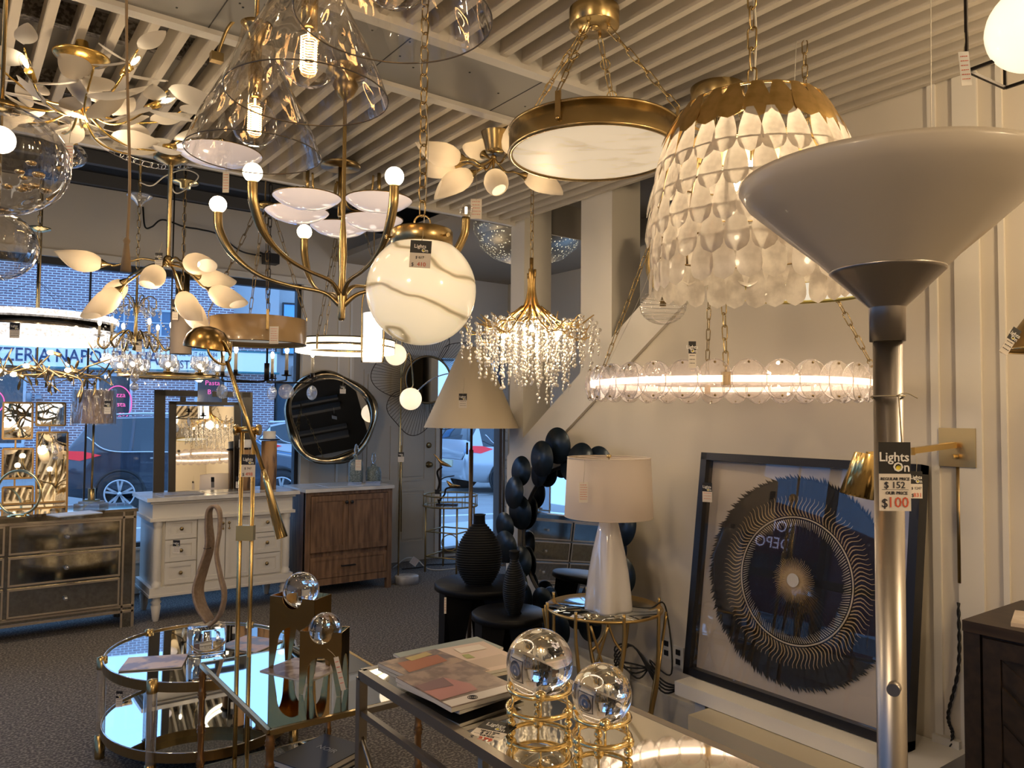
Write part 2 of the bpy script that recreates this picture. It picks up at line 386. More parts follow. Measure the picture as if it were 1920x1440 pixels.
# wall behind the camera and glazed left wall (seen in mirrors, crystal balls and picture glass)
struct('wall_back', MB().bb((XL - .1, YB - .1, 0), (4.5, YB, 3.3)), wallm)
lw = MB(); lw.bb((XL - .1, YB, 0), (XL, YW + .16, .35)); lw.bb((XL - .1, YB, 2.85), (XL, YW + .16, 3.7)); lw.bb((XL - .1, YB, .3), (XL, -.6, 2.9)); lw.bb((XL - .1, 6.4, .3), (XL, YW + .16, 2.9))
struct('wall_left', lw, mat('wall_left_grey', (.25, .25, .24), .6))
lf = MB()
for y in (-.6, .8, 2.1, 2.9, 4.2, 5.3, 6.4): lf.bb((XL - .08, y - .05, .3), (XL + .02, y + .05, 2.9))
lf.bb((XL - .08, -.6, 1.05), (XL + .02, 6.4, 1.15))
w3 = struct('window_3', lf, MT['dark_frame']); struct('pane', MB().bb((XL - .05, -.6, .35), (XL - .044, 6.4, 2.86)), thin_glass('dimming_pane', (.5, .52, .55), .035, .6, 4), parent=w3)  # pane tint added to cut the blue light coming in from this side
# ================================================================= STREET
SR = radians(-15.4)
brickm = bpy.data.materials.new('street_brick'); brickm.use_nodes = True
_n = brickm.node_tree; _b = _n.nodes['Principled BSDF']; _b.inputs['Roughness'].default_value = .85
_t = _n.nodes.new('ShaderNodeTexBrick'); _c = _n.nodes.new('ShaderNodeTexCoord'); _m = _n.nodes.new('ShaderNodeMapping'); _m.inputs['Rotation'].default_value = (pi / 2, 0, 0)
_t.inputs['Scale'].default_value = 1; _t.inputs['Brick Width'].default_value = .21; _t.inputs['Row Height'].default_value = .070; _t.inputs['Mortar Size'].default_value = .012
_t.inputs['Color1'].default_value = (.24, .14, .16, 1); _t.inputs['Color2'].default_value = (.33, .21, .22, 1); _t.inputs['Mortar'].default_value = (.75, .72, .72, 1)
_n.links.new(_c.outputs['Object'], _m.inputs[0]); _n.links.new(_m.outputs[0], _t.inputs['Vector']); _n.links.new(_t.outputs[0], _b.inputs['Base Color'])
asph = mat('asphalt', (.30, .29, .28), .85, noise=(3, (.36, .35, .34), .3, .7))
g = MB(); g.bb((-30, 14.0, -.20), (60, 60, -.12)); g.bb((-60, -30, -.20), (-8, 14.0, -.12)); g.bb((-8, 10.2, -.20), (60, 14.0, -.12)); struct('street', g, asph)
g = MB(); g.bb((-8, YW + .16, -.14), (14, 10.2, -.02)); g.bb((-8, -30, -.14), (XL - .1, 10.2, -.02)); struct('sidewalk', g, mat('concrete', (.55, .54, .52), .8))
lm = MB(); lR = Matrix.Rotation(SR, 3, 'Z')
for yy in (13.0, 16.4, 16.65, 20.0): lm.box((2, yy, -.117), (60, .12, .006), lR)
for xx in (-4, -1.2, 1.5): lm.box((xx, 11.0, -.117), (.1, 2.4, .006))
struct('street_line', lm, mat('road_paint', (.8, .8, .8), .7))
fo = at(200, 780, 22); fo.z = -.1
bb = thing('brick_building', 'purple brick pizzeria building across the street with long pale sign', 'building', fo, SR)
wins = [(-12, -9.6, .9, 2.8), (-4.2, -2.0, .8, 2.85), (-.28, .65, .9, 2.85), (2.32, 3.2, .9, 2.85)]
m = MB(); m.bb((-22, 0, 0), (3.35, 6, 6.3)); m.bb((3.35, .3, 0), (4.6, 6, 4.1)); m.obj('wall', brickm, bb)
frm = mat('pale_frame', (.62, .66, .70), .5); dgl = mat('dark_window', (.05, .06, .07), .08, spec=.8)
for (x0, x1, z0, z1) in wins:
    m = MB(); t = .07
    m.bb((x0, -.05, z0), (x0 + t, .02, z1)); m.bb((x1 - t, -.05, z0), (x1, .02, z1)); m.bb((x0, -.05, z1 - t), (x1, .02, z1)); m.bb((x0, -.08, z0 - .04), (x1, .02, z0 + t))
    w = m.obj('window', frm, bb); MB().bb((x0 + t, -.02, z0), (x1 - t, -.005, z1 - t)).obj('pane', dgl, w)
neon = mat('pink_neon', (.8, .1, .3), .4, emit=(1, .12, .35), es=.8)
for i, (cx, cz, rx, rz, ss) in enumerate(((.28, 2.0, .36, .5, ('Pizza', 'Pasta', 'to go')), (2.8, 2.4, 0, 0, ('Pasta', 'Bar')), (-3.0, 2.0, .5, .4, ('Open',)))):
    if rx: MB().tube([(cx + rx * cos(a), -.07, cz + rz * sin(a)) for a in [2 * pi * k / 40 for k in range(40)]], .016, 5, closed=True).obj('neon_ring', neon, bb)
    for j, s in enumerate(ss): text('neon_lettering', s, .2, neon, bb, T(cx, -.07, cz + .24 - .27 * j if len(ss) > 1 else cz), ext=.005)
for x0 in (-8.6, -5.6, 0.38, 1.35):       # small upper windows
    m = MB(); z0 = 4.0; w_ = .36 if x0 > 1 or x0 < 1 else .36
    m.bb((x0 - .3, -.05, z0), (x0 - .26, .01, z0 + .75)); m.bb((x0 + .26, -.05, z0), (x0 + .3, .01, z0 + .75)); m.bb((x0 - .3, -.05, z0 + .7), (x0 + .3, .01, z0 + .75)); m.bb((x0 - .3, -.06, z0 - .04), (x0 + .3, .01, z0)); m.bb((x0 - .02, -.05, z0), (x0 + .02, .01, z0 + .75)); m.bb((x0 - .3, -.05, z0 + .35), (x0 + .3, .01, z0 + .38))
    w = m.obj('window', frm, bb); MB().bb((x0 - .28, -.02, z0), (x0 + .28, -.005, z0 + .73)).obj('pane', mat('blue_window', (.12, .2, .3), .1), w)
z0s, z1s = (3.0, 3.58)
sg = MB().bb((-9.3, -.22, z0s), (4.62, -.04, z1s)).obj('sign_board', mat('sign_white', (.86, .9, .88), .5, emit=(.75, .95, .95), es=.12), bb)
m = MB(); m.bb((-9.4, -.24, z1s), (4.7, -.02, z1s + .05)); m.bb((-9.4, -.24, z0s - .05), (4.7, -.02, z0s)); m.obj('sign_trim', mat('sign_teal', (.05, .22, .25), .5), bb)
ink = mat('sign_navy', (.03, .07, .16), .5)
text('sign_lettering', 'PIZZERIA NAPOLITANA', .52, ink, bb, T(1.33, -.235, 3.29) @ Matrix.Diagonal((.81, 1, 1, 1)), align='RIGHT', bold=.006)
text('sign_phone', 'TAKE OUT 661-8284', .185, ink, bb, T(2.32, -.235, 3.47) @ Matrix.Diagonal((.72, 1, 1, 1)))
text('sign_date', 'EST.  1985', .34, ink, bb, T(2.32, -.235, 3.15) @ Matrix.Diagonal((.76, 1, 1, 1)), bold=.004)
m = MB(); m.bb((-1.75, -.22, 2.1), (-1.6, -.05, 2.2)); m.lathe([(.02, .12), (.08, .1), (.06, -.14), (0, -.15)], 8, (-1.9, -.16, 2.15)); m.obj('wall_lantern', mat('lantern', (.3, .35, .4), .4), bb)
for x in (-5.2, -4.7): MB().bb((x, -.02, 1.0), (x + .3, .01, 1.25)).obj('wall_vent', mat('vent', (.10, .13, .17), .6), bb)
gb = thing('grey_building', 'pale grey building with blue window right of the brick building', 'building', fo, SR)
m = MB(); m.bb((4.7, 1.2, 0), (22, 8, 6.6)); m.bb((3.36, .5, 4.15), (4.7, 8, 6.6)); m.bb((5.2, .95, 2.9), (22, 1.2, 3.3)); m.obj('wall', mat('grey_render', (.50, .50, .50), .8), gb)
for x0, x1, z0, z1 in ((4.9, 7.3, 3.7, 5.3), (8.3, 10.6, 3.7, 5.3), (4.75, 6.6, .6, 2.7), (8, 12, .5, 2.7)):
    m = MB(); t = .05; m.bb((x0 - t, 1.1, z0 - t), (x0, 1.21, z1 + t)); m.bb((x1, 1.1, z0 - t), (x1 + t, 1.21, z1 + t)); m.bb((x0, 1.1, z1), (x1, 1.21, z1 + t)); m.bb((x0, 1.1, z0 - t), (x1, 1.21, z0)); m.bb(((x0 + x1) / 2 - .03, 1.12, z0), ((x0 + x1) / 2 + .03, 1.2, z1))
    w = m.obj('window', MT['dark_frame'], gb); MB().bb((x0, 1.17, z0), (x1, 1.19, z1)).obj('pane', mat('sky_window', (.2, .45, .8), .15, metal=.6) if z0 > 3 else mat('shade_window', (.06, .10, .14), .1), w)
# building seen only in reflections (across the side street)
rb = thing('red_building', 'dark red shop building across the side street, seen mirrored in the picture glass', 'building', (-30, 24.9, -.1), radians(90))
m = MB(); m.prism([(-3.5, 0), (-3.5, 4.9), (0, 5.8), (3.5, 4.9), (3.5, 0)], 5, T(0, 2.5, 0)); m.obj('wall', mat('red_wall', (.25, .04, .06), .7), rb)
text('sign_lettering', 'ROMAN', .85, mat('sign_lit', (.9, .85, .95), .5, emit=(.9, .8, 1), es=4), rb, T(.2, -.06, 4.5)); text('sign_lettering', 'DEPOT', .85, MT['sign_lit'], rb, T(.2, -.06, 3.6))
for k in range(4): MB().bb((-3.2 + 1.6 * k, -.05, 1.9), (-1.8 + 1.6 * k, 0, 3.0)).obj('window', dgl, rb)
# ---- cars
tyre = mat('tyre', (.02, .02, .022), .8); rimm = mat('alloy', (.62, .62, .64), .3, .8); winm = mat('car_window', (.03, .04, .05), .05, spec=.9); cht = mat('car_trim', (.75, .75, .76), .2, .9)
def car(name, label, loc, rz, paint, sil=1.):
    t = thing(name, label, 'car', loc, rz)
    # station: x, zbot, half width, belt z, top z, top half width
    S = [(0, .50, .70, .80, .80, .70), (.06, .38, .84, 1.02, 1.02, .80), (.16, .32, .89, 1.06, 1.20, .74), (.42, .28, .91, 1.07, 1.58, .66), (.75, .27, .92, 1.07, 1.67, .64), (1.6, .27, .92, 1.05, 1.70, .63), (2.4, .27, .92, 1.03, 1.66, .63), (2.85, .27, .92, 1.01, 1.50, .65), (3.45, .27, .92, .99, 1.10, .74), (3.6, .28, .91, .98, 1.04, .74), (4.3, .32, .87, .86, .92, .66), (4.52, .38, .76, .70, .74, .56), (4.6, .5, .6, .6, .6, .5)]
    m = MB(); R = []
    for (x, zb, w, zl, zt, wt) in S:
        zt = zl + (zt - zl) * sil if zt - zl > .1 else zt
        h = [(w * .93, zb), (w, zb + .22), (w, (zb + zl) / 2 + .1), (w * .97, zl), (wt, zt - .02), (wt * .8, zt + .015)]
        R.append([m._p((x, -a, b)) for a, b in h] + [m._p((x, a, b)) for a, b in h[::-1]])
    n = 12
    for i in range(len(R) - 1):
        for k in range(n):
            if 3 <= i <= 7 and k in (3, 7): continue
            if k == 5 and i in (2, 7): m.cm = 1
            elif i == 2 and k in (4, 6): m.cm = 1
            else: m.cm = 0
            m.face((R[i][k], R[i + 1][k], R[i + 1][(k + 1) % n], R[i][(k + 1) % n]), True)
    m.cm = 0; m.face(R[0], False); m.face(R[-1][::-1], False)
    body = m.obj('body', [paint, winm], t)
    for k in (3, 7):
        m = MB()
        for i in range(3, 8):
            q = [V(m2) for m2 in [body.data.vertices[j].co for j in (R[i][k], R[i + 1][k], R[i + 1][(k + 1) % n], R[i][(k + 1) % n])]]
            m.poly(q)
        m.obj('side_window', winm, t)
    for s in (-1, 1):
        for x in (1.12, 2.05): MB().bar((x, s * .90, 1.06), (x + .03, s * .655, 1.62 * (.5 + .5 * sil)), .05, .02).obj('pillar', paint, t)
    for s in (-1, 1): MB().bez([(.45, s * .925, 1.34), (.8, s * .915, 1.10), (1.6, s * .925, 1.075), (3.2, s * .93, 1.02)], .012, 6, 5).obj('chrome_strip', cht, t)
    for s in (-1, 1): MB().bez([(.4, s * .63, 1.70 * sil + (1 - sil)), (1.5, s * .62, 1.75 * sil + (1 - sil)), (2.7, s * .62, 1.66 * sil + (1 - sil))], .018, 6, 5).obj('roof_rail', cht, t)
    for s in (-1, 1):
        m = MB(); m.prism([(.0, .98), (.06, 1.10), (.34, 1.09), (.62, 1.02), (.30, .93)], .03, T(.05, s * .90, 0)); m.obj('tail_light', mat('tail_red', (.6, .03, .04), .3, emit=(1, .05, .1), es=.35), t)
        for x in (1.45, 2.45): MB().bar((x, s * .945, .97), (x + .23, s * .945, .97), .03, .03).obj('door_handle', cht, t)
        m = MB(); m.ball((2.95, s * 1.0, 1.08), .11, 10, 6, (1, .8, .7)); m.obj('side_mirror', paint, t)
        m = MB(); m.prism([(4.1, .78), (4.2, .88), (4.5, .74), (4.45, .66)], .05, T(0, s * .74, 0)); m.obj('headlight', cht, t)
    MB().bb((-.02, -.26, .62), (.03, .26, .76)).obj('licence_plate', mat('plate', (.7, .65, .45), .5), t)
    RR = Matrix.Rotation(pi / 2, 3, 'X')
    for x in (.98, 3.66):
        for s in (-1, 1):
            m = MB(); m.lathe([(.41, -.015), (.41, .02), (.37, .02), (.36, -.015)], 28, (x, s * .915, .37), RR); m.obj('wheel_arch', black, t)
            m = MB(); m.lathe([(.0, .0), (.36, .0), (.37, .03), (.355, .09), (.25, .105), (.24, .09)] if s < 0 else [(0, 0), (.36, 0), (.37, -.03), (.355, -.09), (.25, -.105), (.24, -.09)], 28, (x, s * .85, .355), RR)
            w = m.obj('wheel', tyre, t)
            m = MB(); yy = s * (.85 + .085)
            for k in range(5):
                for dd in (-.17, .17):
                    a = 2 * pi * k / 5 + .3
                    m.bar((x + .04 * cos(a), yy, .355 + .04 * sin(a)), (x + .245 * cos(a + dd), yy, .355 + .245 * sin(a + dd)), .035, .03, (0, 1, 0))
            m.lathe([(.25, -.02), (.25, .02), (.225, .02), (.225, -.02)], 28, (x, yy, .355), RR); m.ball((x, yy, .355), .045, 8, 6); m.obj('rim', rimm, w)
    return t
dkp = mat('car_navy', (.035, .045, .065), .18, coat=1, metal=.3); slp = mat('car_silver', (.55, .57, .6), .2, coat=1, metal=.5); whp = mat('car_white', (.75, .76, .78), .2, coat=1)
CR = SR - radians(2)
wr = at(225, 916, 13.4)
def rel(t0, rz, x, y): return V((t0.x, t0.y, 0)) + Matrix.Rotation(rz, 3, 'Z') @ V((x, y, 0))
p = rel(wr, CR, -.98, .9); p.z = -.12
car('sport_utility_car', 'dark navy car parked at the kerb in front of the brick building', p, CR, dkp)
p = rel(at(940, 860, 17), CR, -1.0, .9); p.z = -.12; car('silver_car', 'silver car driving past outside the narrow window beside the door', p, CR + radians(14), slp)
p = rel(at(842, 820, 26), CR, 0, 0); p.z = -.12; car('dark_car', 'dark car further down the road, left of the silver car', p, CR + pi + radians(60), dkp)
p = rel(at(470, 850, 18.5), CR, 0, 0); p.z = -.12; car('white_car', 'white car standing beyond the navy car', p, CR, whp, .8)
p = V((-11.5, 2.2, -.12)); car('white_car', 'white car on the side street, seen only in reflections', p, radians(95), whp, .85)
# ---- sky
w = bpy.data.worlds.new('sky'); sc.world = w; w.use_nodes = True
bg = w.node_tree.nodes['Background']; bg.inputs[0].default_value = (.26, .52, 1.0, 1); bg.inputs[1].default_value = 2.1
# ================================================================= PRICE TAGS
def price_tag(label, px, py, d, w, h, reg=None, our=None, hang=None, rz=None, head=True, tilt=0., lines=5, p=None, R=None):
    """card w x h pixels, its top edge centred at px,py; string up to hang"""
    k = d / F; t = bpy.data.objects.new('price_tag' if R else 'hanging_price_tag', None); COL.objects.link(t); t.empty_display_size = .02
    t.location = p if p is not None else at(px, py, d); t.rotation_euler = R or (0, tilt, VR if rz is None else rz)
    tag(t, label, 'tag'); W = w * k; H = h * k; hh = H * .46 if head else 0
    m = MB().bb((-W / 2, -.0006, -H), (W / 2, .0006, -hh)); m.obj('card', cardw, t)
    if head:
        MB().bb((-W / 2, -.0007, -hh), (W / 2, .0007, 0)).obj('card_header', cardk, t, )
        if w > 10:
            text('header_lettering', 'Lights', hh * .41, inkw, t, T(-W * .03, -.0012, -hh * .48), bold=hh * .006)
            text('header_lettering', 'On', hh * .41, inkw, t, T(W * .20, -.0012, -hh * .80), bold=hh * .006)
            MB().lathe([(0, 0), (hh * .09, 0), (hh * .09, .0006)], 14, (W * .115, -.0009, -hh * .82), RXm).obj('logo_dot', inky, t)
    if reg and w > 18:
        hb = H - hh
        if w > 40:
            text('lettering', 'REGULAR PRICE', hb * .11, inkk, t, T(0, -.0012, -hh - hb * .14)); text('lettering', 'OUR PRICE', hb * .12, inkk, t, T(W * .04, -.0012, -hh - hb * .52))
            MB().bb((-W * .42, -.001, -hh - hb * .43), (W * .42, -.0006, -hh - hb * .42)).obj('ruled_line', inkk, t)
        text('lettering', '$ ' + reg, hb * .25, inkk, t, T(-W * .02, -.0012, -hh - hb * .31))
        text('lettering', '$', hb * .34, inkk, t, T(-W * .34, -.0012, -hh - hb * .80)); text('lettering', our, hb * .40, inkr, t, T(W * .08, -.0012, -hh - hb * .78))
    else:
        m = MB(); y0 = -hh - (H - hh) * .14; n = lines if not head else 3
        for i in range(n):
            z = y0 - (H - hh) * .8 * i / n; x = -W * .36
            while x < W * .34: q = random.uniform(.06, .2) * W; m.bb((x, -.0011, z - H * .012), (min(x + q, W * .4), -.0007, z + H * .012)); x += q + W * .05
        m.obj('handwriting', inkr if not head or our else inkk, t)
    if hang:
        k2 = k if p is None else k
        MB().tube([(0, 0, -W * .12), ((hang[0] - px) * k * .5 + .002, 0, (py - hang[1]) * k * .5), ((hang[0] - px) * k, .0, (py - hang[1]) * k)], .0006 + d * .00012, 4).obj('string', stringm, t)
    return t
# ================================================================= HANGING LAMPS, NEAR
Y2Z = lambda px, py, d: at(px, py, d).z
def hanger(t, z0, z1, m=brass, x=0, y=0, **k):
    MB().chain((x, y, z0), (x, y, z1), **k).obj('chain', m, t)
# ---- marbled globe pendant
d = 2.0; k = d / F; c = at(790, 545, d)
t = thing('globe_light', 'large white swirled glass globe pendant hanging on a thick brass chain', 'pendant light', c, VR)
marb = shade_mat('swirled_glass', (.95, .90, .80), (.9, .85, .75), .25, emit=(1, .87, .66), es=.50, coat=1, rough=.15, noise=(2.2, (.95, .90, .80), .40, .60, (1, 1, 3.2), .7))
nt = marb.node_tree; wv = nt.nodes.new('ShaderNodeTexWave'); wv.inputs['Scale'].default_value = 2.3; wv.inputs['Distortion'].default_value = 5.5; wv.inputs['Detail'].default_value = 2.5; wv.inputs['Detail Scale'].default_value = 1.3; wv.inputs['Phase Offset'].default_value = 2.2; wv.bands_direction = 'Z'
for nd in list(nt.nodes):
    if nd.type == 'VALTORGB':
        nt.links.new(wv.outputs['Fac'], nd.inputs[0]); el = nd.color_ramp.elements; el[0].position = .0; el[1].position = 1.0; el[0].color = (.38, .32, .22, 1)
        for p_, c_ in ((.008, (.58, .51, .38, 1)), (.03, (.86, .80, .68, 1)), (.2, (.95, .90, .80, 1))): e_ = el.new(p_); e_.color = c_
    if nd.type == 'MAPPING': nd.inputs['Rotation'].default_value = (.25, -.55, 0); nd.inputs['Scale'].default_value = (1, 1, 1.5); nt.links.new(nd.outputs[0], wv.inputs['Vector'])
R_ = 103 * k
MB().lathe([(R_ * sin(a), R_ * cos(a)) for a in [radians(26 + 154 * i / 26) for i in range(27)]], 40).obj('glass_globe', marb, t)
m = MB(); zc = R_ * .80; m.lathe([(.03, zc + .048), (.076, zc + .046), (.081, zc + .04), (.081, zc), (.077, zc - .002)], 36); m.obj('brass_cap', brass, t)
for a in (200, 320, 80): m = MB(); q = V((cos(radians(a)) * .08, sin(radians(a)) * .08, zc + .02)); e = V((cos(radians(a)), sin(radians(a)), 0)); m.tube([q, q + e * .012, q + e * .013, q + e * .018], [.003, .003, .006, .005], 8); m.obj('screw', gold, t)
m = MB(); m.ring((0, 0, zc + .064), .021, .0028, 20, 6, Matrix.Rotation(pi / 2, 3, 'X')); m.obj('loop', brass, t)
hanger(t, zc + .084, 3.0 - c.z, L=.043, w=.024, r=.0022)
MB().bez([(.004, 0, zc + .05), (.013, 0, zc + .3), (-.01, 0, zc + .5), (.012, 0, zc + .75), (0, 0, 3.0 - c.z)], .0012, 8, 5).obj('cord', wirew, t)
price_tag('black and white price tag on the front of the swirled glass globe', 790, 451, 1.86, 40, 52, '617', '410', hang=(792, 432), tilt=radians(3))
# ---- torchiere
d = 1.15; k = d / F; p = at(1665, 720, d); p.z = 0
t = thing('torchiere_lamp', 'brushed nickel torchiere floor lamp with wide frosted glass bowl', 'floor lamp', p, VR)
Z = lambda y: Y2Z(1665, y, d)
zr = Z(508); zb = Z(345)
m = MB(); m.lathe([(.076, zr - .003), (.10, zr + .021), (.14, zr + .056), (.178, zr + .09), (.202, zr + .112), (.214, zb), (.212, zb + .008), (.206, zb + .006), (.198, zr + .115), (.172, zr + .092), (.10, zr + .028), (.06, zr)], 64); m.obj('glass_bowl', shade_mat('opal_bowl', (.60, .54, .45), (.5, .42, .3), .12, rough=.35, coat=.25), t)
m = MB(); m.lathe([(.02, Z(640)), (.025, Z(640)), (.0255, Z(578)), (.026, Z(576)), (.078, zr - .004), (.081, zr - .001), (.080, zr + .003), (.076, zr + .003)], 48); m.obj('bowl_holder', steel, t)
MB().lathe([(.0205, Z(642)), (.0205, .0)], 32, cap=True).obj('pole', steel, t)
m = MB(); zk = Z(1272); m.tube([(-.0, -.015, zk), (-.012, -.034, zk), (-.013, -.036, zk), (-.022, -.05, zk)], [.004, .004, .009, .009], 14); m.obj('dimmer_knob', steel, t)
MB().lathe([(0, .03), (.02, .03), (.13, .018), (.14, .01), (.14, 0), (0, 0)], 40).obj('base', steel, t)
m = MB(); zs = Z(743); m.ring((0, 0, zs), .0225, .0012, 20, 5); m.bez([(.0, -.023, zs), (.012, -.03, zs + .004), (.028, -.03, zs - .003)], .001, 5, 4); m.tube([(0.004, -.024, zs), (.007, -.025, Z(835))], .0012, 4); m.obj('string', stringm, t)
price_tag('largest price tag, hanging on the nickel floor lamp pole, marked 152 and 100', 1677, 829, 1.10, 59, 128, '152', '100')
# ---- alabaster disc chandelier
d = 2.5; k = d / F; zt = Y2Z(1113, 232, d); c = at(1113, 290, d); zb = c.z
t = thing('disc_chandelier', 'round brass banded alabaster disc chandelier on four brass chains', 'chandelier', (c.x, c.y, zb), VR)
ala = shade_mat('alabaster', (.93, .86, .76), (.9, .8, .65), .15, emit=(1, .84, .62), es=.60, rough=.4, noise=(7, (.66, .58, .48), .30, .47, (1, 2.6, 1), .6))
r0 = 161 * k; H = .078
m = MB(); m.band((0, 0, 0), r0, 0, H, .006, 64); m.lathe([(r0 + .003, .004), (r0 + .005, .0), (r0 - .002, -.006), (r0 - .012, -.004), (r0 - .012, .004)], 64); m.lathe([(r0 - .004, H), (r0 + .003, H), (r0 + .003, H - .006), (r0, H - .007)], 64); m.obj('brass_band', brass, t)
MB().lathe([(0, -.012), (r0 * .5, -.010), (r0 * .9, -.003), (r0 - .010, .002)], 64).obj('alabaster_disc', ala, t)
zc = 3.0 - zb; cc = .083
m = MB(); m.lathe([(0, zc - .062), (cc - .004, zc - .062), (cc, zc - .058), (cc, zc)], 40); m.lathe([(0, zc - .068), (.018, zc - .068), (.018, zc - .06)], 20); m.obj('canopy', brass, t)
for a in (-118, -28, 62, 152):
    a = radians(a); e = V((cos(a), sin(a), 0)); q = e * (r0 + .003); b = e * (cc * .62)
    m = MB(); m.bar(q + V((0, 0, H * .28)), q + V((0, 0, H + .028)), .018, .006, e); m.ball(q + e * .004 + V((0, 0, H * .3)), .006, 8, 6); m.obj('bracket', brass, t)
    m = MB(); p0 = q + V((0, 0, H + .028)); p1 = b + V((0, 0, zc - .075)); m.chain(p0, p1, L=.062, w=.017, r=.0021); 
    for f in (.5, .78): m.ring(p0.lerp(p1, f), .017, .0022, 18, 5, rod(p0, p1) @ Matrix.Rotation(pi / 2, 3, 'X'))
    m.obj('chain', brass, t)
    MB().tube([b + V((0, 0, zc - .062)), p1], [.006, .003], 8).obj('hook', gold, t)
# ---- capiz shell dome
d = 1.9; k = d / F; c = at(1411, 300, d); zc0 = Y2Z(1411, 205, d)
t = thing('shell_chandelier', 'domed chandelier of overlapping translucent shell petals under gold petals', 'chandelier', (c.x, c.y, zc0), VR)
rings = [(.172, .0, .105, 0), (.212, -.075, .105, 1), (.232, -.150, .105, 1), (.243, -.222, .105, 1), (.246, -.292, .105, 1), (.243, -.352, .092, 1)]
def petal(mb, L, w, thick=.0008, curve=.012, seed=0):
    n = 12; out = []
    for i in range(n + 1):
        a = -pi / 2 + 0; t_ = i / n; zz = -L * t_
        wd = w * (.36 + .64 * sin(min(t_ / .72, 1) * pi / 2) ** 1.2) if t_ < .72 else w * sqrt(max(0, 1 - ((t_ - .72) / .28) ** 2))
        out.append((max(wd, .0004) / 2, zz, curve * (1 - (1 - t_) ** 2)))
    fr_ = [mb._p((x, -y, z)) for x, z, y in out]; fl = [mb._p((-x, -y, z)) for x, z, y in out]; fm = [mb._p((0, -y - .003 * (x / (w / 2)), z)) for x, z, y in out]
    for i in range(n): mb.face((fr_[i], fr_[i + 1], fm[i + 1], fm[i]), True); mb.face((fm[i], fm[i + 1], fl[i + 1], fl[i]), True)
sh = []
for q in range(4): sh.append(shade_mat('capiz_shell_%s' % 'abcd'[q], ((.80, .73, .63), (.74, .67, .58), (.84, .76, .64), (.68, .62, .54))[q], (.85, .72, .56), .5, rough=.25, coat=.4, noise=(18, (.50, .44, .37), .36, .62), emit=(1, .82, .62), es=.10))
pm = MB(); petal(pm, .116, .056); proto = pm.obj('shell_petal', sh[0]); meshes = [proto.data]
for q in range(1, 4): e = proto.data.copy(); e.materials[0] = sh[q]; meshes.append(e)
pg = MB(); petal(pg, .112, .062); gme = pg.obj('gold_petal', goldleaf); bpy.data.objects.remove(proto)
back = MB(); cnt = 0
for i, (r, z, L, kind) in enumerate(rings):
    N = 24 if kind == 0 else 28
    r2 = rings[i + 1][0] if i < 5 else .240; tilt = math.atan2(r2 - r, .075)
    for j in range(N):
        a = 2 * pi * (j + .5 * (i % 2)) / N + random.uniform(-.02, .02); e = V((cos(a), sin(a), 0)); pos = e * r + V((0, 0, z))
        face = a + pi / 2    # petal front (-Y) faces outward
        eul = Euler((-(tilt * .75) + random.uniform(-.05, .05), random.uniform(-.05, .05), face), 'XYZ')
        M4 = Matrix.Translation(pos) @ Euler((eul.x, eul.y, face)).to_matrix().to_4x4()
        front = sin(a) < .28
        if kind == 0:
            o = bpy.data.objects.new('gold_petal', gme.data); COL.objects.link(o); o.parent = t; o.matrix_local = M4
        elif front and cnt < 100:
            o = bpy.data.objects.new('shell_petal', random.choice(meshes)); COL.objects.link(o); o.parent = t; o.matrix_local = M4; cnt += 1
        else:
            back.X = M4; petal(back, .116, .060); back.X = None
bpy.data.objects.remove(gme)
o = back.obj('shell_petals_behind', sh[0], t); o['kind'] = 'stuff'; o.name = 'far_shell_tier'
for (r, z, L, kind) in rings: MB().ring((0, 0, z - .002), r - .004, .0035 if kind == 0 else .0024, 48, 6).obj('brass_ring', gold if kind == 0 else brassd, t)
m = MB()
for a in range(0, 360, 60): e = V((cos(radians(a)), sin(radians(a)), 0)); m.bez([e * .165 + V((0, 0, 0)), e * .2 + V((0, 0, -.1)), e * .232 + V((0, 0, -.25)), e * .235 + V((0, 0, -.352))], .003, 5, 5); m.tube([e * .17, (0, 0, .012)], .003, 5)
m.tube([(0, 0, -.2), (0, 0, .05)], .006, 6); m.obj('frame', brassd, t)
for a in range(3): MB().ball((.06 * cos(a * 2.1), .06 * sin(a * 2.1), -.17), .022, 12, 8).obj('bulb', mat('shell_bulb', (1, .9, .8), .4, emit=(1, .78, .5), es=80), t)
hanger(t, .05, 3.0 - zc0, L=.06, w=.024, r=.0026)
MB().bez([(0, 0, .03), (.01, 0, .2), (-.004, 0, .4), (.01, 0, 3.0 - zc0)], .003, 8, 6).obj('cord', wirew, t)
# ---- drum behind the shell dome
d = 2.7; k = d / F; c = at(1512, 549, d)
t = thing('drum_pendant', 'pale drum pendant with yellow brass rim showing below the shell chandelier', 'pendant light', c, VR)
MB().band((0, 0, 0), .245, .015, .16, .004, 48).obj('drum_shade', shade_mat('cream_shade', (.75, .68, .55), (.7, .6, .4), .3), t)
m = MB(); m.band((0, 0, 0), .247, -.004, .016, .008, 48); m.obj('rim', mat('yellow_brass', (.85, .70, .22), .3, 1), t)
MB().lathe([(0, .008), (.24, .008)], 40).obj('diffuser', mat('diffuser', (.85, .8, .7), .5, emit=(1, .9, .7), es=.55), t)
hanger(t, .16, 3.0 - c.z, L=.05, w=.02, r=.0022)
m = MB(); m.bar((-.24, 0, .155), (.24, 0, .155), .008); m.bar((0, -.24, .155), (0, .24, .155), .008); m.obj('spider', brass, t)
MB().bez([(-.06, 0, .16), (-.05, 0, .5), (-.03, 0, 3.0 - c.z)], .0016, 6, 5).obj('cord', wirew, t)
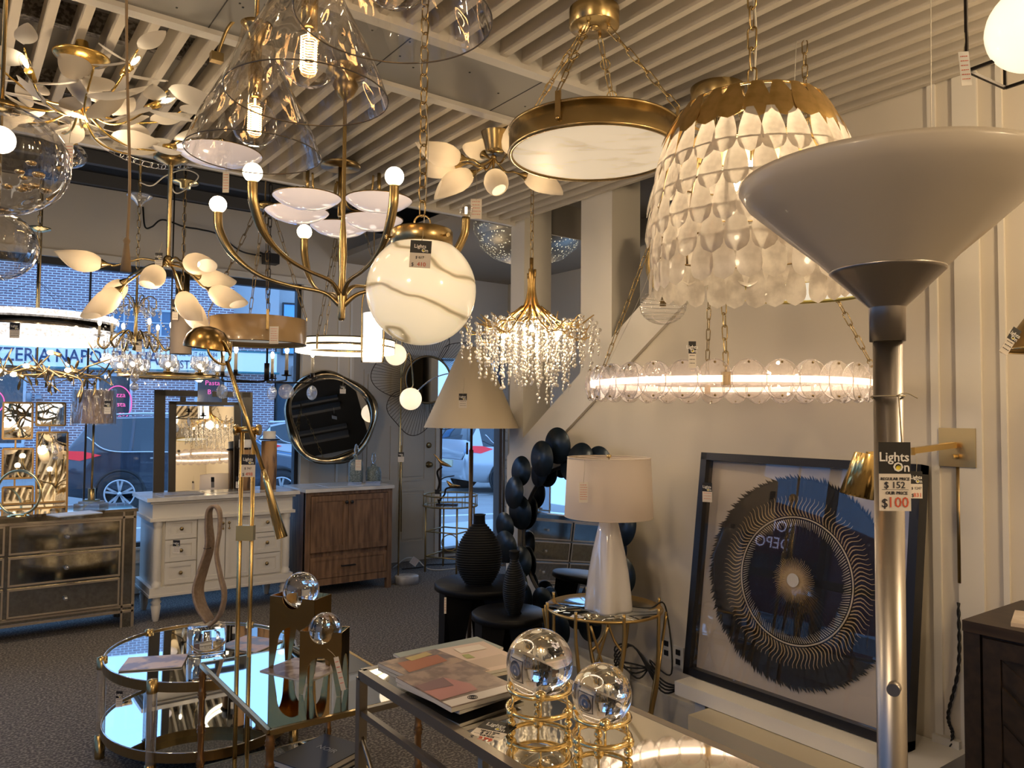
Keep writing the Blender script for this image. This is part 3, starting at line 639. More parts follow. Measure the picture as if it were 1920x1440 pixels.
# ---- clear glass bells
def bell(label, px, py, d, on=True):
    c = at(px, py, d); t = thing('bell_pendant', label, 'pendant light', c, VR, 'clear glass bell pendants')
    pr = [(.175, 0), (.171, .012), (.156, .055), (.135, .105), (.108, .155), (.082, .205), (.060, .255), (.046, .30), (.038, .345)]
    m = MB(); m.lathe(pr, 48); m.obj('glass_bell', wavy, t)
    MB().ring((0, 0, 0), .175, .0016, 64, 5).obj('glass_lip', mat('dark_lip', (.10, .09, .08), .1), t)
    MB().lathe([(.010, .150), (.018, .152), (.019, .235), (.015, .24), (.015, .30), (.03, .34), (.042, .352), (.0, .36)], 24).obj('socket', brass, t)
    b = MB().lathe([(.013, .152), (.016, .14), (.03, .135), (.05, .115), (.0605, .085), (.06, .07), (.048, .042), (.028, .028), (0, .023)], 28).obj('bulb', clear, t)
    m = MB(); n = 90; m.tube([(.018 * cos(i * .9), .018 * sin(i * .9), .055 + .075 * i / n) for i in range(n)], .0011, 4); m.tube([(0, 0, .13), (0, 0, .15)], .003, 5); m.obj('filament', filam if on else brass, b)
    MB().tube([(0, 0, .35), (0, 0, 3.0 - c.z)], .006, 8).obj('rod', brass, t)
    MB().lathe([(0, 3.0 - c.z - .03), (.06, 3.0 - c.z - .025), (.065, 3.0 - c.z)], 24).obj('canopy', brass, t)
    return t
bell('clear glass bell pendant furthest left and smallest of the three', 476, 288, 2.03)
bell('middle of the three clear glass bell pendants, its spiral filament glowing', 577, 180, 1.66)
bell('largest clear glass bell pendant, cut off by the top of the photo', 740, 35, 1.35)
# ---- blown glass globes at the left edge
def blown(label, px, py, d, rx, rz, lit):
    c = at(px, py, d); t = thing('glass_globe_pendant', label, 'pendant light', c, VR)
    MB().lathe([(rx * sin(a) * (1 - .0 * cos(a)), rz * cos(a)) for a in [radians(10 + 170 * i / 22) for i in range(23)]], 40, wob=lambda a, z: 1 + .02 * sin(3 * a + z * 20)).obj('glass_globe', wavy, t)
    MB().tube([(0, 0, rz * .9), (0, 0, 3.0 - c.z)], .004, 6).obj('rod', brass, t)
    MB().lathe([(.0, rz * 1.08), (.03, rz * 1.06), (.032, rz * .93), (0, rz * .9)], 20).obj('cap', brass, t)
    if lit: MB().ball((0, 0, rz * .38), rx * .22, 16, 10).obj('bulb', mat('frosted_bulb', (1, .95, .9), .4, emit=(1, .9, .75), es=2.2), t)
    m = MB()
    for i in range(26):
        a = random.uniform(0, 2 * pi); r = random.uniform(.2, .75) * rx; z = random.uniform(-.55, .1) * rz
        m.ball((r * cos(a), r * sin(a), z), random.uniform(.05, .12) * rx, 6, 4, (1, 1, .5))
    if lit: m.obj('glass_drops', mat('amber_glass', (.75, .58, .34), .08, .85), t)['kind'] = 'stuff'
blown('clear blown glass globe at the left edge with golden drops inside', 0, 300, 1.5, .122, .107, True)
blown('empty clear glass globe at the left edge below the golden one', -6, 460, 1.85, .087, .084, False)
blown('small dark gold speckled glass globe behind the big clear one', 132, 292, 3.6, .07, .058, True)
# ---- black cage lantern, top right
d = 1.6; k = d / F; A = at(1813, 133, d); zc = A.z; B = atz(1885, 165, zc); e1 = (B - A); e1.z = 0; L1 = e1.length; e1.normalize(); e2 = V((e1.y, -e1.x, 0)); L2 = .30
t = thing('cage_lantern', 'black square cage lantern with a glowing white globe, cut off top right', 'pendant light', A + e1 * L1 / 2 + e2 * L2 / 2, 0)
hz = .42; m = MB(); P = [(-e1 * L1 / 2 - e2 * L2 / 2), (e1 * L1 / 2 - e2 * L2 / 2), (e1 * L1 / 2 + e2 * L2 / 2), (-e1 * L1 / 2 + e2 * L2 / 2)]
for i in range(4):
    for z in (0, hz): m.bar(P[i] + V((0, 0, z)), P[(i + 1) % 4] + V((0, 0, z)), .006)
    m.bar(P[i], P[i] + V((0, 0, hz)), .006)
    m.bar(P[i] + V((0, 0, hz)), (0, 0, hz + .0), .006)
m.obj('cage', blackm, t)
gc = at(1938, 52, dep(t.location)) - t.location; MB().ball(gc, .086, 32, 20).obj('glass_globe', mat('opal_lit', (.95, .9, .8), .3, emit=(1, .88, .62), es=1.0, coat=.5), t)
MB().tube([gc + V((0, 0, .08)), (gc.x, gc.y, hz)], .01, 8).obj('socket', brassd, t); MB().tube([(0, 0, hz), (0, 0, 3.0 - zc)], .004, 6).obj('rod', blackm, t)
price_tag('handwritten red and white tag on the black cage lantern', 1806, 97, 1.58, 20, 66, head=False, lines=6, tilt=radians(-5), hang=(1812, 60))
# ---- brass cone at right edge
d = 1.75; c = at(1985, 655, d); t = thing('cone_pendant', 'brass cone lamp shade cut off by the right edge of the photo', 'pendant light', c, VR)
MB().lathe([(.112, 0), (.110, .008), (.022, .14), (.02, .16)], 32).obj('shade', mat('bronze_shade', (.30, .20, .08), .35, .9), t); MB().ring((0, 0, 0), .112, .003, 40, 6).obj('rim', gold, t); MB().tube([(0, 0, .15), (0, 0, 3.0 - c.z)], .004, 6).obj('rod', brassd, t)
price_tag('slanting price tag on the brass cone shade at the right edge', 1908, 617, 1.70, 17, 54, tilt=radians(32), reg=None, our=None)
MB().tube([at(1745, -40, 1.9), at(1746, 320, 1.9)], .0012, 5).obj('hanging_wire', wirew); tag(bpy.data.objects['hanging_wire'], 'thin pale wire hanging straight down from the slats at upper right', 'wire')
c = at(237, 440, 1.9)
o = MB().bez([at(237, -60, 1.9), at(238, 120, 1.9), at(243, 330, 1.9), at(238, 462, 1.9)], .0035, 10, 6).obj('fan_pull_cord', mat('tan_cord', (.30, .22, .14), .7)); tag(o, 'tan pull cord ending in a tassel, hanging in front of the leaf chandelier', 'cord')
MB().lathe([(.004, .03), (.009, .022), (.006, .014), (.010, -.02), (.013, -.055), (0, -.056)], 12, at(237, 468, 1.9)).obj('tassel', MT['tan_cord'], o)

o = MB().bez([at(470, 36, 2.6), at(448, 34, 2.6), at(428, 52, 2.6), at(414, 85, 2.6), at(408, 104, 2.6)], .006, 8, 8).obj('gooseneck_arm', brass); tag(o, 'bent brass gooseneck arm under the ceiling beside the left glass bell', 'lamp arm'); MB().box(at(406, 108, 2.6), (.04, .03, .03)).obj('clamp', brass, o)
c = atX(1268, 485, XR - .04); t = thing('gilt_mirror', 'round gilt framed mirror on the wall, mostly hidden behind the shell chandelier', 'mirror', c, -pi / 2); MB().ring((0, 0, 0), .185, .030, 48, 8, RXm).obj('frame', goldleaf, t); MB().lathe([(0, 0), (.175, 0)], 40, R=RXm).obj('mirror_glass', mirror, t)
# ================================================================= HANGING LAMPS, MIDDLE
# ---- brass horn candelabra
d = 2.95; k = d / F; c = at(641, 554, d); t = thing('horn_chandelier', 'six armed brass chandelier with horn shaped cups and round white bulbs', 'chandelier', c, VR)
m = MB(); m.lathe([(0, -.098), (.010, -.097), (.014, -.088), (.013, -.06), (.022, .0), (.016, .03), (.013, .08), (.017, .16), (.013, .24), (.008, .30), (.007, 3.0 - c.z)], 20); m.obj('stem', brass, t)
zc = 3.0 - c.z; MB().lathe([(.008, zc - .13), (.03, zc - .11), (.05, zc - .07), (.04, zc - .045), (.075, zc - .03), (.08, zc)], 28).obj('canopy', brassd, t)
RA = .475
for i, a in enumerate((-176, -116, -57, 3, 64, 123)):
    a = radians(a); e = V((cos(a), sin(a), 0)); up = .035 if i in (1, 2, 4) else 0.
    pts = [e * .005 + V((0, 0, -.04 + up)), e * .07 + V((0, 0, .01 + up)), e * .20 + V((0, 0, .035 + up * .8)), e * .32 + V((0, 0, .075 + up * .5)), e * .415 + V((0, 0, .15)), e * (RA - .008) + V((0, 0, .24)), e * RA + V((0, 0, .315))]
    MB().bez(pts, [.011, .008, .007, .0075, .010, .016, .0165, .0165], 8, 12).obj('arm', brass, t)
    cz = e * RA + V((0, 0, .315 + .027))
    if i == 3:
        b = MB().ball(cz + V((0, 0, .002)), .027, 18, 12).obj('bulb', clear, t); b['label'] = 'clear bulb'; MB().tube([cz - V((0, 0, .012)), cz + V((0, 0, .014))], .005, 6).obj('filament', filam, b)
    else: MB().ball(cz, .032, 18, 12).obj('bulb', bulbm, t)
# ---- opal dish chandelier
def dish(t, x, y, z, r=.168):
    o = MB().lathe([(0, -.058), (r * .35, -.054), (r * .7, -.036), (r * .93, -.012), (r, 0)], 40, (x, y, z)).obj('opal_dish', mat('opal_pink', (.86, .76, .72), .15, emit=(1, .82, .76), es=.34, coat=1), t)
    MB().lathe([(r + .002, 0), (r + .003, .005), (r - .02, .012), (r * .3, .02), (0, .022)], 40, (x, y, z)).obj('brass_plate', brass, t)
cx = at(637, 400, 4.1); z = at(637, 383, 4.1).z; z = 2.735
t = thing('dish_chandelier', 'brass chandelier with five pinkish opal glass dishes', 'chandelier', (cx.x, cx.y, z), VR)
hub = V((0, 0, .0))
for (px, dd, lower) in ((575, 3.82, 0), (711, 3.86, 0), (556, 4.10, 0), (699, 4.25, 0), (637, 4.42, 0)):
    x = (px - 637) / F * dd + (637 - 960) / F * (dd - 4.1); y = dd - 4.1
    x = (px - 960) / F * dd - (637 - 960) / F * 4.1
    dish(t, x, y, 0)
    e = V((x, y, 0)); L = e.length; e.normalize()
    MB().tube([(x, y, .02), (x, y, .14)], .010, 10).obj('tube', brass, t)
    MB().bez([(x * .86, y * .86, .14), (x * .80, y * .80, .05), (x * .5, y * .5, .03), (x * .2, y * .2, .05), (x * .1, y * .1, .16)], .006, 8, 8).obj('arm', brass, t)
m = MB(); m.tube([(0, 0, -.02), (0, 0, .262)], .012, 12); m.lathe([(.0, .245), (.105, .245), (.105, .262)], 32); m.obj('canopy', brassd, t)
# ---- pinkish flush dish behind the bells
c = at(412, 292, 3.75); t = thing('flush_dish_light', 'white flush ceiling dish with brass edge, seen through the left glass bell', 'ceiling light', (c.x, c.y, 2.93), VR)
dish(t, 0, 0, 0, .20); MB().tube([(0, 0, 0), (0, 0, .07)], .03, 12).obj('neck', brass, t)
# ---- tulip shades
frost = shade_mat('frosted_tulip', (.70, .64, .56), (.85, .68, .46), .30, emit=(1, .80, .56), es=.04, rough=.5)
core = mat('tulip_core', (1, .9, .75), .4, emit=(1, .84, .60), es=8)
tm_ = MB(); n = 24; prf = [(.022, 0), (.036, .012), (.050, .040), (.057, .075), (.055, .11), (.048, .145), (.040, .170), (.034, .185)]
RR = []
for (r, z) in prf:
    f = max(0, (z - .10) / .085); RR.append([tm_._p((r * cos(2 * pi * q / n), r * sin(2 * pi * q / n), z + f * .035 * cos(2 * pi * q / n))) for q in range(n)])
for i in range(len(RR) - 1):
    for q in range(n): tm_.face((RR[i][q], RR[i][(q + 1) % n], RR[i + 1][(q + 1) % n], RR[i + 1][q]), True)
TUL = tm_.obj('tulip_shade', frost); TULm = TUL.data; bpy.data.objects.remove(TUL)
CUPm = MB().lathe([(.006, -.045), (.008, -.03), (.022, -.004), (.026, .004), (.0, .004)], 16).obj('cup', brass); CUPd = CUPm.data; bpy.data.objects.remove(CUPm)
BLm = MB().ball((0, 0, .07), .021, 12, 8, (1, 1, 1.5)).obj('bulb', core); BLd = BLm.data; bpy.data.objects.remove(BLm)
def tulip(t, org, p, q, s=1., spin=0., hub=V((0, 0, 0)), bend=.03):
    """shade from base p to tip q (world), arm from hub (local)"""
    M = Matrix.Rotation(-t.rotation_euler.z, 3, 'Z'); a = M @ (p - t.location); b = M @ (q - t.location)
    R4 = (rod(a, b) @ Matrix.Rotation(spin, 3, 'Z')).to_4x4(); X = T(*a) @ R4 @ Matrix.Scale(s, 4)
    sh_ = bpy.data.objects.new('tulip_shade', TULm); COL.objects.link(sh_); sh_.parent = t; sh_.matrix_local = X
    for nm, me in (('bulb', BLd), ('cup', CUPd)):
        o = bpy.data.objects.new(nm, me); COL.objects.link(o); o.parent = t; o.matrix_local = X
    dr = (b - a).normalized(); base = a - dr * .04 * s; mid = hub.lerp(base, .5) + V((0, 0, bend))
    MB().bez([hub, hub.lerp(mid, .5) + V((0, 0, bend * .3)), mid, base - dr * .03, base], [.007, .006, .0055, .006], 6, 8).obj('arm', brass, t)
hd = 4.0; c = at(315, 497, hd); t = thing('tulip_chandelier', 'brass chandelier on a long stem with nine frosted tulip shades', 'chandelier', c, VR)
zc = 3.0 - c.z
MB().ball((0, 0, .02), .026, 16, 12, (1, 1, 1.25)).obj('hub', brass, t); MB().lathe([(.011, .03), (.0115, zc - .06), (.016, zc - .055), (.016, zc - .02)], 14).obj('stem', brass, t)
MB().lathe([(.016, zc - .05), (.05, zc - .035), (.085, zc - .02), (.088, zc)], 28).obj('canopy', brass, t)
for (a, b, c2, d2, e1_, f) in ((190, 494, 3.95, 110, 484, 3.85), (352, 492, 3.92, 402, 500, 3.78), (297, 508, 3.85, 270, 540, 3.66), (222, 545, 3.85, 172, 590, 3.80), (232, 530, 4.15, 196, 566, 4.2), (373, 517, 4.2, 412, 528, 4.3), (397, 545, 3.95, 455, 574, 3.9), (341, 552, 3.85, 368, 606, 3.78), (352, 565, 4.1, 378, 617, 4.08)):
    tulip(t, c, at(a, b, c2), at(d2, e1_, f), .98, spin=a)
price_tag('price tag hanging at the hub of the nine shade tulip chandelier', 298, 474, 3.9, 14, 30, hang=(304, 452))
c = at(930, 264, 3.62); t = thing('tulip_ceiling_light', 'small brass ceiling light with seven splayed glass tulip shades', 'ceiling light', c, VR); zc = 3.0 - c.z
MB().lathe([(0, zc - .10), (.045, zc - .10), (.050, zc - .085), (.072, zc)], 32).obj('canopy', brass, t); hb_ = V((-.01, 0, zc - .12)); MB().ball(hb_, .014, 10, 8).obj('hub', brass, t)
for (a, b, c2, d2, e1_, f) in ((862, 296, 3.5, 806, 286, 3.45), (858, 309, 3.62, 803, 316, 3.7), (884, 326, 3.62, 834, 350, 3.6), (908, 290, 3.75, 872, 262, 3.85), (926, 330, 3.5, 934, 352, 3.38), (952, 283, 3.6, 972, 246, 3.5), (985, 330, 3.75, 1030, 345, 3.8)):
    tulip(t, c, at(a, b, c2), at(d2, e1_, f), .98, spin=a, hub=hb_, bend=-.03)
price_tag('handwritten tag hanging below the tulip ceiling light', 893, 373, 3.5, 21, 38, head=False, lines=5, hang=(893, 316))
# ---- white leaf chandelier
d = 2.75; c = at(150, 195, d); t = thing('leaf_chandelier', 'gold branch chandelier covered in white leaf plates, upper left', 'chandelier', c, VR); zc = 3.0 - c.z
gl = mat('satin_gold', (.85, .58, .18), .25, 1)
MB().lathe([(0, zc - .085), (.05, zc - .082), (.09, zc - .062), (.094, zc - .055), (.03, zc - .05), (.02, zc)], 36).obj('canopy', gl, t)
for x, y in ((-.02, 0), (.0, -.012), (.02, .004)): MB().tube([(x, y, .03), (x, y, zc - .075)], .010, 10).obj('tube', gl, t)
MB().tube([(0, 0, -.03), (0, 0, .05)], .012, 10).obj('hub', gl, t)
leafm = shade_mat('white_leaf', (.80, .74, .66), (.7, .6, .45), .12, rough=.5)
lm_ = MB(); n = 14; a_ = []; b_ = []; c_ = []
for i in range(n + 1):
    u = i / n; w = .033 * sin(pi * min(1, u ** .85)) ** .75 + .0006; z = .016 * (u - .5) ** 2 * 4 * .3
    a_.append(lm_._p((u * .13, w, z + .004))); b_.append(lm_._p((u * .13, 0, z))); c_.append(lm_._p((u * .13, -w, z + .004)))
for i in range(n): lm_.face((a_[i], a_[i + 1], b_[i + 1], b_[i]), True); lm_.face((b_[i], b_[i + 1], c_[i + 1], c_[i]), True)
LF = lm_.obj('leaf', leafm); LFd = LF.data; bpy.data.objects.remove(LF)
rs = random.Random(4)
for i in range(13):
    a = 2 * pi * i / 13 + rs.uniform(-.15, .15); e = V((cos(a), sin(a), 0)); R0 = rs.uniform(.34, .47); dz = rs.uniform(-.11, .0); g2 = V((-e.y, e.x, 0)) * rs.uniform(-.06, .06)
    pts = [V((0, 0, -.01)), e * R0 * .33 + V((0, 0, -.03 + dz * .7)), e * R0 * .7 + V((0, 0, dz)) + g2, e * R0 + V((0, 0, dz + .09)) + g2]
    MB().bez(pts, [.005, .004, .0035, .003], 8, 6).obj('branch', gl, t); S = spline(pts, 8)
    for j, f in enumerate((.30, .45, .6, .75, .88, 1.0)):
        p = S[int(f * (len(S) - 1))]; aa = a + (1.1 if j % 2 else -1.1) * rs.uniform(.5, 1.1) * (0.4 if f == 1 else 1)
        o = bpy.data.objects.new('leaf', LFd); COL.objects.link(o); o.parent = t; o.location = p + V((0, 0, rs.uniform(-.01, .01))); o.rotation_euler = (rs.uniform(-.6, .6), rs.uniform(-.55, .25), aa); s = rs.uniform(.85, 1.35); o.scale = (s, s, s)
    if i % 2 == 0:
        p = S[-7] + V((0, 0, .01)); q = p + e * .05 + V((0, 0, .015)); MB().tube([p, q], [.009, .014], 10).obj('candle_cup', gl, t)
        b = MB().ball(q + e * .03 + V((0, 0, .01)), .016, 10, 8, (1, 1, 2.1), rod((0, 0, 0), e + V((0, 0, .3)))).obj('bulb', clear, t); MB().ball(q + e * .026 + V((0, 0, .01)), .0075, 8, 6, (1, 1, 2.6), rod((0, 0, 0), e + V((0, 0, .3)))).obj('filament', bulbs, b)
price_tag('tag with red handwriting hanging under the white leaf chandelier', 130, 268, 2.6, 16, 50, head=False, lines=7, hang=(131, 190))
# ---- crystal waterfall with gold branches
d = 4.0; k = d / F; c = at(996, 610, d); t = thing('waterfall_chandelier', 'gold branch chandelier dripping with strands of round crystal beads', 'chandelier', c, VR); zc = 3.0 - c.z
zs = (610 - 493) * k
for i in range(9):
    a = 2 * pi * i / 9; e = V((cos(a), sin(a), 0)); MB().bez([e * .018 + V((0, 0, zs - .02 * (i % 3) - .03)), e * .016 + V((0, 0, zs * .55)), e * .045 + V((0, 0, zs * .28)), e * .12 + V((0, 0, .05))], [.007, .0075, .007, .006], 6, 8).obj('stem', goldleaf, t)
MB().tube([(0, 0, zs * .5), (0, 0, zs + .03)], .01, 8).obj('stem', goldleaf, t)
rs = random.Random(9)
for i in range(18):
    a = 2 * pi * i / 18 + rs.uniform(-.12, .12); e = V((cos(a), sin(a), 0)); s = V((-e.y, e.x, 0)); R0 = rs.uniform(.28, .385); b = rs.uniform(-.07, .03)
    p2 = e * R0 * .72 + V((0, 0, b - .015)) + s * rs.uniform(-.03, .03); tip = e * R0 + V((0, 0, b + rs.uniform(0, .06))) + s * rs.uniform(-.05, .05)
    m = MB(); m.bez([e * .05 + V((0, 0, zs * .30)), e * .15 + V((0, 0, .02)), p2, tip], [.006, .0055, .0045, .003], 6, 6)
    m.bez([p2, p2 + e * .05 + s * .04 + V((0, 0, -.01)), p2 + e * .07 + s * .06 + V((0, 0, .04))], [.004, .003, .0025], 4, 5)
    m.bez([e * .15 + V((0, 0, .02)), e * .22 - s * .05 + V((0, 0, .0)), e * .27 - s * .09 + V((0, 0, .04))], [.004, .003, .0025], 4, 5); m.obj('branch', goldleaf, t)
strm = []
for L in (.10, .15, .20, .26, .33, .40, .47):
    m = MB(); n = int(L / .0185)
    for j in range(n):
        a = j * 2.4; R3 = Euler((pi / 2 + rs.uniform(-.4, .4), 0, a)).to_matrix(); r = .0088 if j % 4 else .0105
        m.lathe([(0, -.0028), (r * .7, -.0026), (r, 0), (r * .7, .0026), (0, .0028)], 8, (.004 * cos(a), .004 * sin(a), -.0185 * j), R3)
    m.tube([(0, 0, 0), (0, 0, -L)], .0005, 3); o = m.obj('bead_strand', beadm); strm.append((L, o.data)); bpy.data.objects.remove(o)
for i in range(98):
    r = .37 * sqrt((i + .5) / 98); a = i * 2.39996; Lw = .44 * (1 - (r / .40) ** 2 * .78) * rs.uniform(.72, 1.05)
    best = min(strm, key=lambda q: abs(q[0] - Lw)); o = bpy.data.objects.new('bead_strand', best[1]); COL.objects.link(o); o.parent = t; o.location = (r * cos(a), r * sin(a), rs.uniform(-.05, .045) + .02 * (1 - r / .37)); o.rotation_euler = (0, 0, a)
for i in range(8): a = i * .785; r = .2 if i % 2 else .13; b = MB().ball((r * cos(a), r * sin(a), -.03 - .02 * (i % 3)), .013, 10, 8, (1, 1, 1.4)).obj('bulb', bulbs, t)
hanger(t, zs + .03, zc, L=.055, w=.02, r=.0022)
price_tag('price tag hanging on the left side of the bead waterfall chandelier', 868, 738, 3.8, 15, 27, hang=(870, 708))
# ---- glass petal ring chandelier
d = 3.1; k = d / F; c = at(1363, 722, d); R0 = .545; t = thing('ring_chandelier', 'wide glowing ring chandelier of overlapping clear glass discs on long chains', 'chandelier', c, VR); zc = 3.0 - c.z
led = mat('led_strip', (1, .95, .9), .4, emit=(1, .78, .58), es=3.2)
MB().lathe([(R0 + .006, -.011), (R0 + .006, .011), (R0 - .006, .011), (R0 - .006, -.011), (R0 + .006, -.011)], 96).obj('light_strip', led, t)
pk = thin_glass('pink_glass', (1, .95, .92), .16, .9, 1.5, .03, bump=(14, .35, .02), diff=.16)
N = 32; gm = MB(); n = 20
def dsk(mb, off):
    rr = .066; c0 = mb._p((0, -off - .012, 0)); prev = None; rings_ = []
    for q in (.5, 1.0):
        rings_.append([mb._p((rr * .86 * q * cos(2 * pi * i / n), -off - .012 + .016 * (q * sin(2 * pi * i / n)) ** 2 * 1.0 - .0, rr * q * sin(2 * pi * i / n))) for i in range(n)])
    for i in range(n): mb.face((c0, rings_[0][i], rings_[0][(i + 1) % n]), True); mb.face((rings_[0][i], rings_[1][i], rings_[1][(i + 1) % n], rings_[0][(i + 1) % n]), True)
    mb.tube([mb_v for mb_v in [V((rr * .86 * cos(2 * pi * i / n), -off - .012 + .016 * sin(2 * pi * i / n) ** 2, rr * sin(2 * pi * i / n))) for i in range(n)]], .0018, 4, closed=True)
dsk(gm, .010); o = gm.obj('glass_disc', pk); GD = o.data; bpy.data.objects.remove(o)
pinm = MB(); pinm.ball((0, -.012, .056), .0045, 6, 4); pinm.ball((0, -.012, -.056), .0045, 6, 4); o = pinm.obj('pin', brassd); PD = o.data; bpy.data.objects.remove(o)
for i in range(N):
    a = 2 * pi * i / N + .05
    for sgn in (0, 1):
        M4 = T(R0 * cos(a), R0 * sin(a), 0) @ Matrix.Rotation(a + pi / 2 + pi * sgn, 4, 'Z')
        o = bpy.data.objects.new('glass_disc', GD); COL.objects.link(o); o.parent = t; o.matrix_local = M4
        if not sgn: o = bpy.data.objects.new('pin', PD); COL.objects.link(o); o.parent = t; o.matrix_local = M4
MB().lathe([(0, zc - .07), (.104, zc - .07), (.108, zc - .064), (.108, zc)], 36, (-.037, 0, 0)).obj('canopy', brass, t)
for a in (152, -106, 84, -20):
    a = radians(a); e = V((cos(a), sin(a), 0)); q = e * R0
    m = MB(); m.bb(q + V((-.013, -.013, -.022)), q + V((.013, .013, .022))); m.tube([q + V((0, 0, .02)), q + V((0, 0, .045))], .004, 6); m.obj('bracket', brass, t)
    m = MB(); m.chain(q + V((0, 0, .045)), e * .07 + V((-.037, 0, zc - .07)), L=.058, w=.019, r=.0022); m.obj('chain', brass, t)
MB().bez([V((cos(2.65), sin(2.65), 0)) * R0 + V((.01, 0, .05)), (-.28, .14, .5), (-.1, .05, zc - .08)], .0012, 6, 4).obj('cord', wirew, t)
price_tag('price tag hanging on the chain of the glass disc ring chandelier', 1298, 640, 2.55, 14, 50, reg=None)
# ---- ribbed clear glass globe
c = at(1243, 574, 3.35); t = thing('ribbed_globe_pendant', 'squat clear glass globe with spiral ribs hanging behind the shell chandelier', 'pendant light', c, VR)
MB().lathe([(.101 * sin(a), .081 * cos(a)) for a in [radians(12 + 156 * i / 60) for i in range(61)]], 36, wob=lambda a, z: 1 + .012 * sin(z * 420 + a)).obj('glass_globe', clear, t)
m = MB()
for j in range(7): z = -.055 + .018 * j; r = .101 * sqrt(1 - (z / .081) ** 2); m.tube([(r * cos(a), r * sin(a), z + .006 * sin(a)) for a in [2 * pi * i / 36 for i in range(36)]], .0012, 4, closed=True)
m.obj('glass_rib', mat('rib_white', (.8, .78, .74), .3), t)
MB().tube([(0, 0, .0), (0, 0, .085)], .014, 12).obj('socket', brass, t); MB().tube([(0, 0, .085), (0, 0, 3.0 - c.z)], .003, 6).obj('rod', brassd, t)
# ---- crystal flush light in the passage
c = at(991, 450, 6.3); t = thing('crystal_ceiling_light', 'wide flat crystal ceiling light seen behind the white columns', 'ceiling light', (c.x, c.y, 3.28), VR)
spk = bpy.data.materials.new('sparkle_crystal'); spk.use_nodes = True; nt = spk.node_tree; b = nt.nodes['Principled BSDF']; b.inputs['Base Color'].default_value = (.42, .38, .30, 1); b.inputs['Metallic'].default_value = .6; b.inputs['Roughness'].default_value = .4
v_ = nt.nodes.new('ShaderNodeTexVoronoi'); v_.inputs['Scale'].default_value = 42; r_ = nt.nodes.new('ShaderNodeValToRGB'); r_.color_ramp.elements[0].position = .16; r_.color_ramp.elements[1].position = .30; r_.color_ramp.elements[0].color = (1, 1, 1, 1); r_.color_ramp.elements[1].color = (0, 0, 0, 1)
tc_ = nt.nodes.new('ShaderNodeTexCoord'); nt.links.new(tc_.outputs['Object'], v_.inputs['Vector']); nt.links.new(v_.outputs['Distance'], r_.inputs[0]); nt.links.new(r_.outputs[0], b.inputs['Emission Strength']); b.inputs['Emission Color'].default_value = (.9, .78, .5, 1)
MB().lathe([(.44, -.02), (.46, -.05), (.455, -.12), (.42, -.17)], 48).obj('outer_ring', spk, t); MB().lathe([(.42, -.16), (.40, -.24), (.30, -.32), (.15, -.37), (0, -.385)], 48).obj('crystal_bowl', spk, t); MB().lathe([(.43, 0), (.43, -.03), (.38, -.03)], 40).obj('ceiling_plate', chrome, t)
# ================================================================= HANGING LAMPS BY THE WINDOW
def crystal_drop(mb, p, r=.012, l=.03): mb.lathe([(0, 0), (r * .4, -l * .15), (r, -l * .65), (r * .6, -l * .9), (0, -l)], 6, p)
# ---- glowing crystal ring
d = 5.0; c = at(68, 612, d); t = thing('crystal_ring_chandelier', 'brilliant white crystal ring lamp with a dark metal band, hanging at the window', 'chandelier', c, VR); zt = 3.6 - c.z
R0 = .47; crl = mat('lit_crystal', (.9, .9, .9), .2, emit=(1, .93, .86), es=1.35, noise=(55, (.45, .42, .40), .40, .62), bump=(60, .6, .01))
MB().lathe([(R0 + .008, -.03), (R0 + .008, .028), (R0 - .03, .028), (R0 - .03, -.03), (R0 + .008, -.03)], 64).obj('metal_band', mat('dark_chrome', (.28, .26, .24), .12, 1), t)
for nm, z0, z1, dr in (('upper_crystals', .028, .068, .01), ('lower_crystals', -.10, -.03, .016)):
    MB().lathe([(R0 - .02, z0), (R0 + dr, z0), (R0 + dr + .004, (z0 + z1) / 2), (R0 + dr - .004, z1), (R0 - .02, z1)], 96, wob=lambda a, z: 1 + .012 * abs(sin(a * 48))).obj('crystal_band', crl, t)
MB().lathe([(R0 - .02, -.055), (.0, -.06)], 48).obj('crystal_plate', crl, t)
for a in (90, 210, 330): e = V((cos(radians(a)), sin(radians(a)), 0)); MB().tube([e * R0 + V((0, 0, .06)), (0, 0, .30)], .0012, 4).obj('wire', blackm, t)
m = MB(); m.tube([(0, 0, .07), (0, 0, .42)], .007, 8); m.chain((0, 0, .42), (0, 0, zt - .3), L=.06, w=.022, r=.0028); m.obj('chain', brass, t)
MB().lathe([(0, .62), (.03, .625), (.065, .64), (.068, .65), (0, .655)], 24).obj('cap', gold, t)
MB().lathe([(0, zt - .04), (.05, zt - .03), (.065, zt - .012), (.065, zt)], 20).obj('canopy', brass, t)
price_tag('price tag on the dark band of the glowing crystal ring lamp', 28, 605, 4.5, 19, 29)
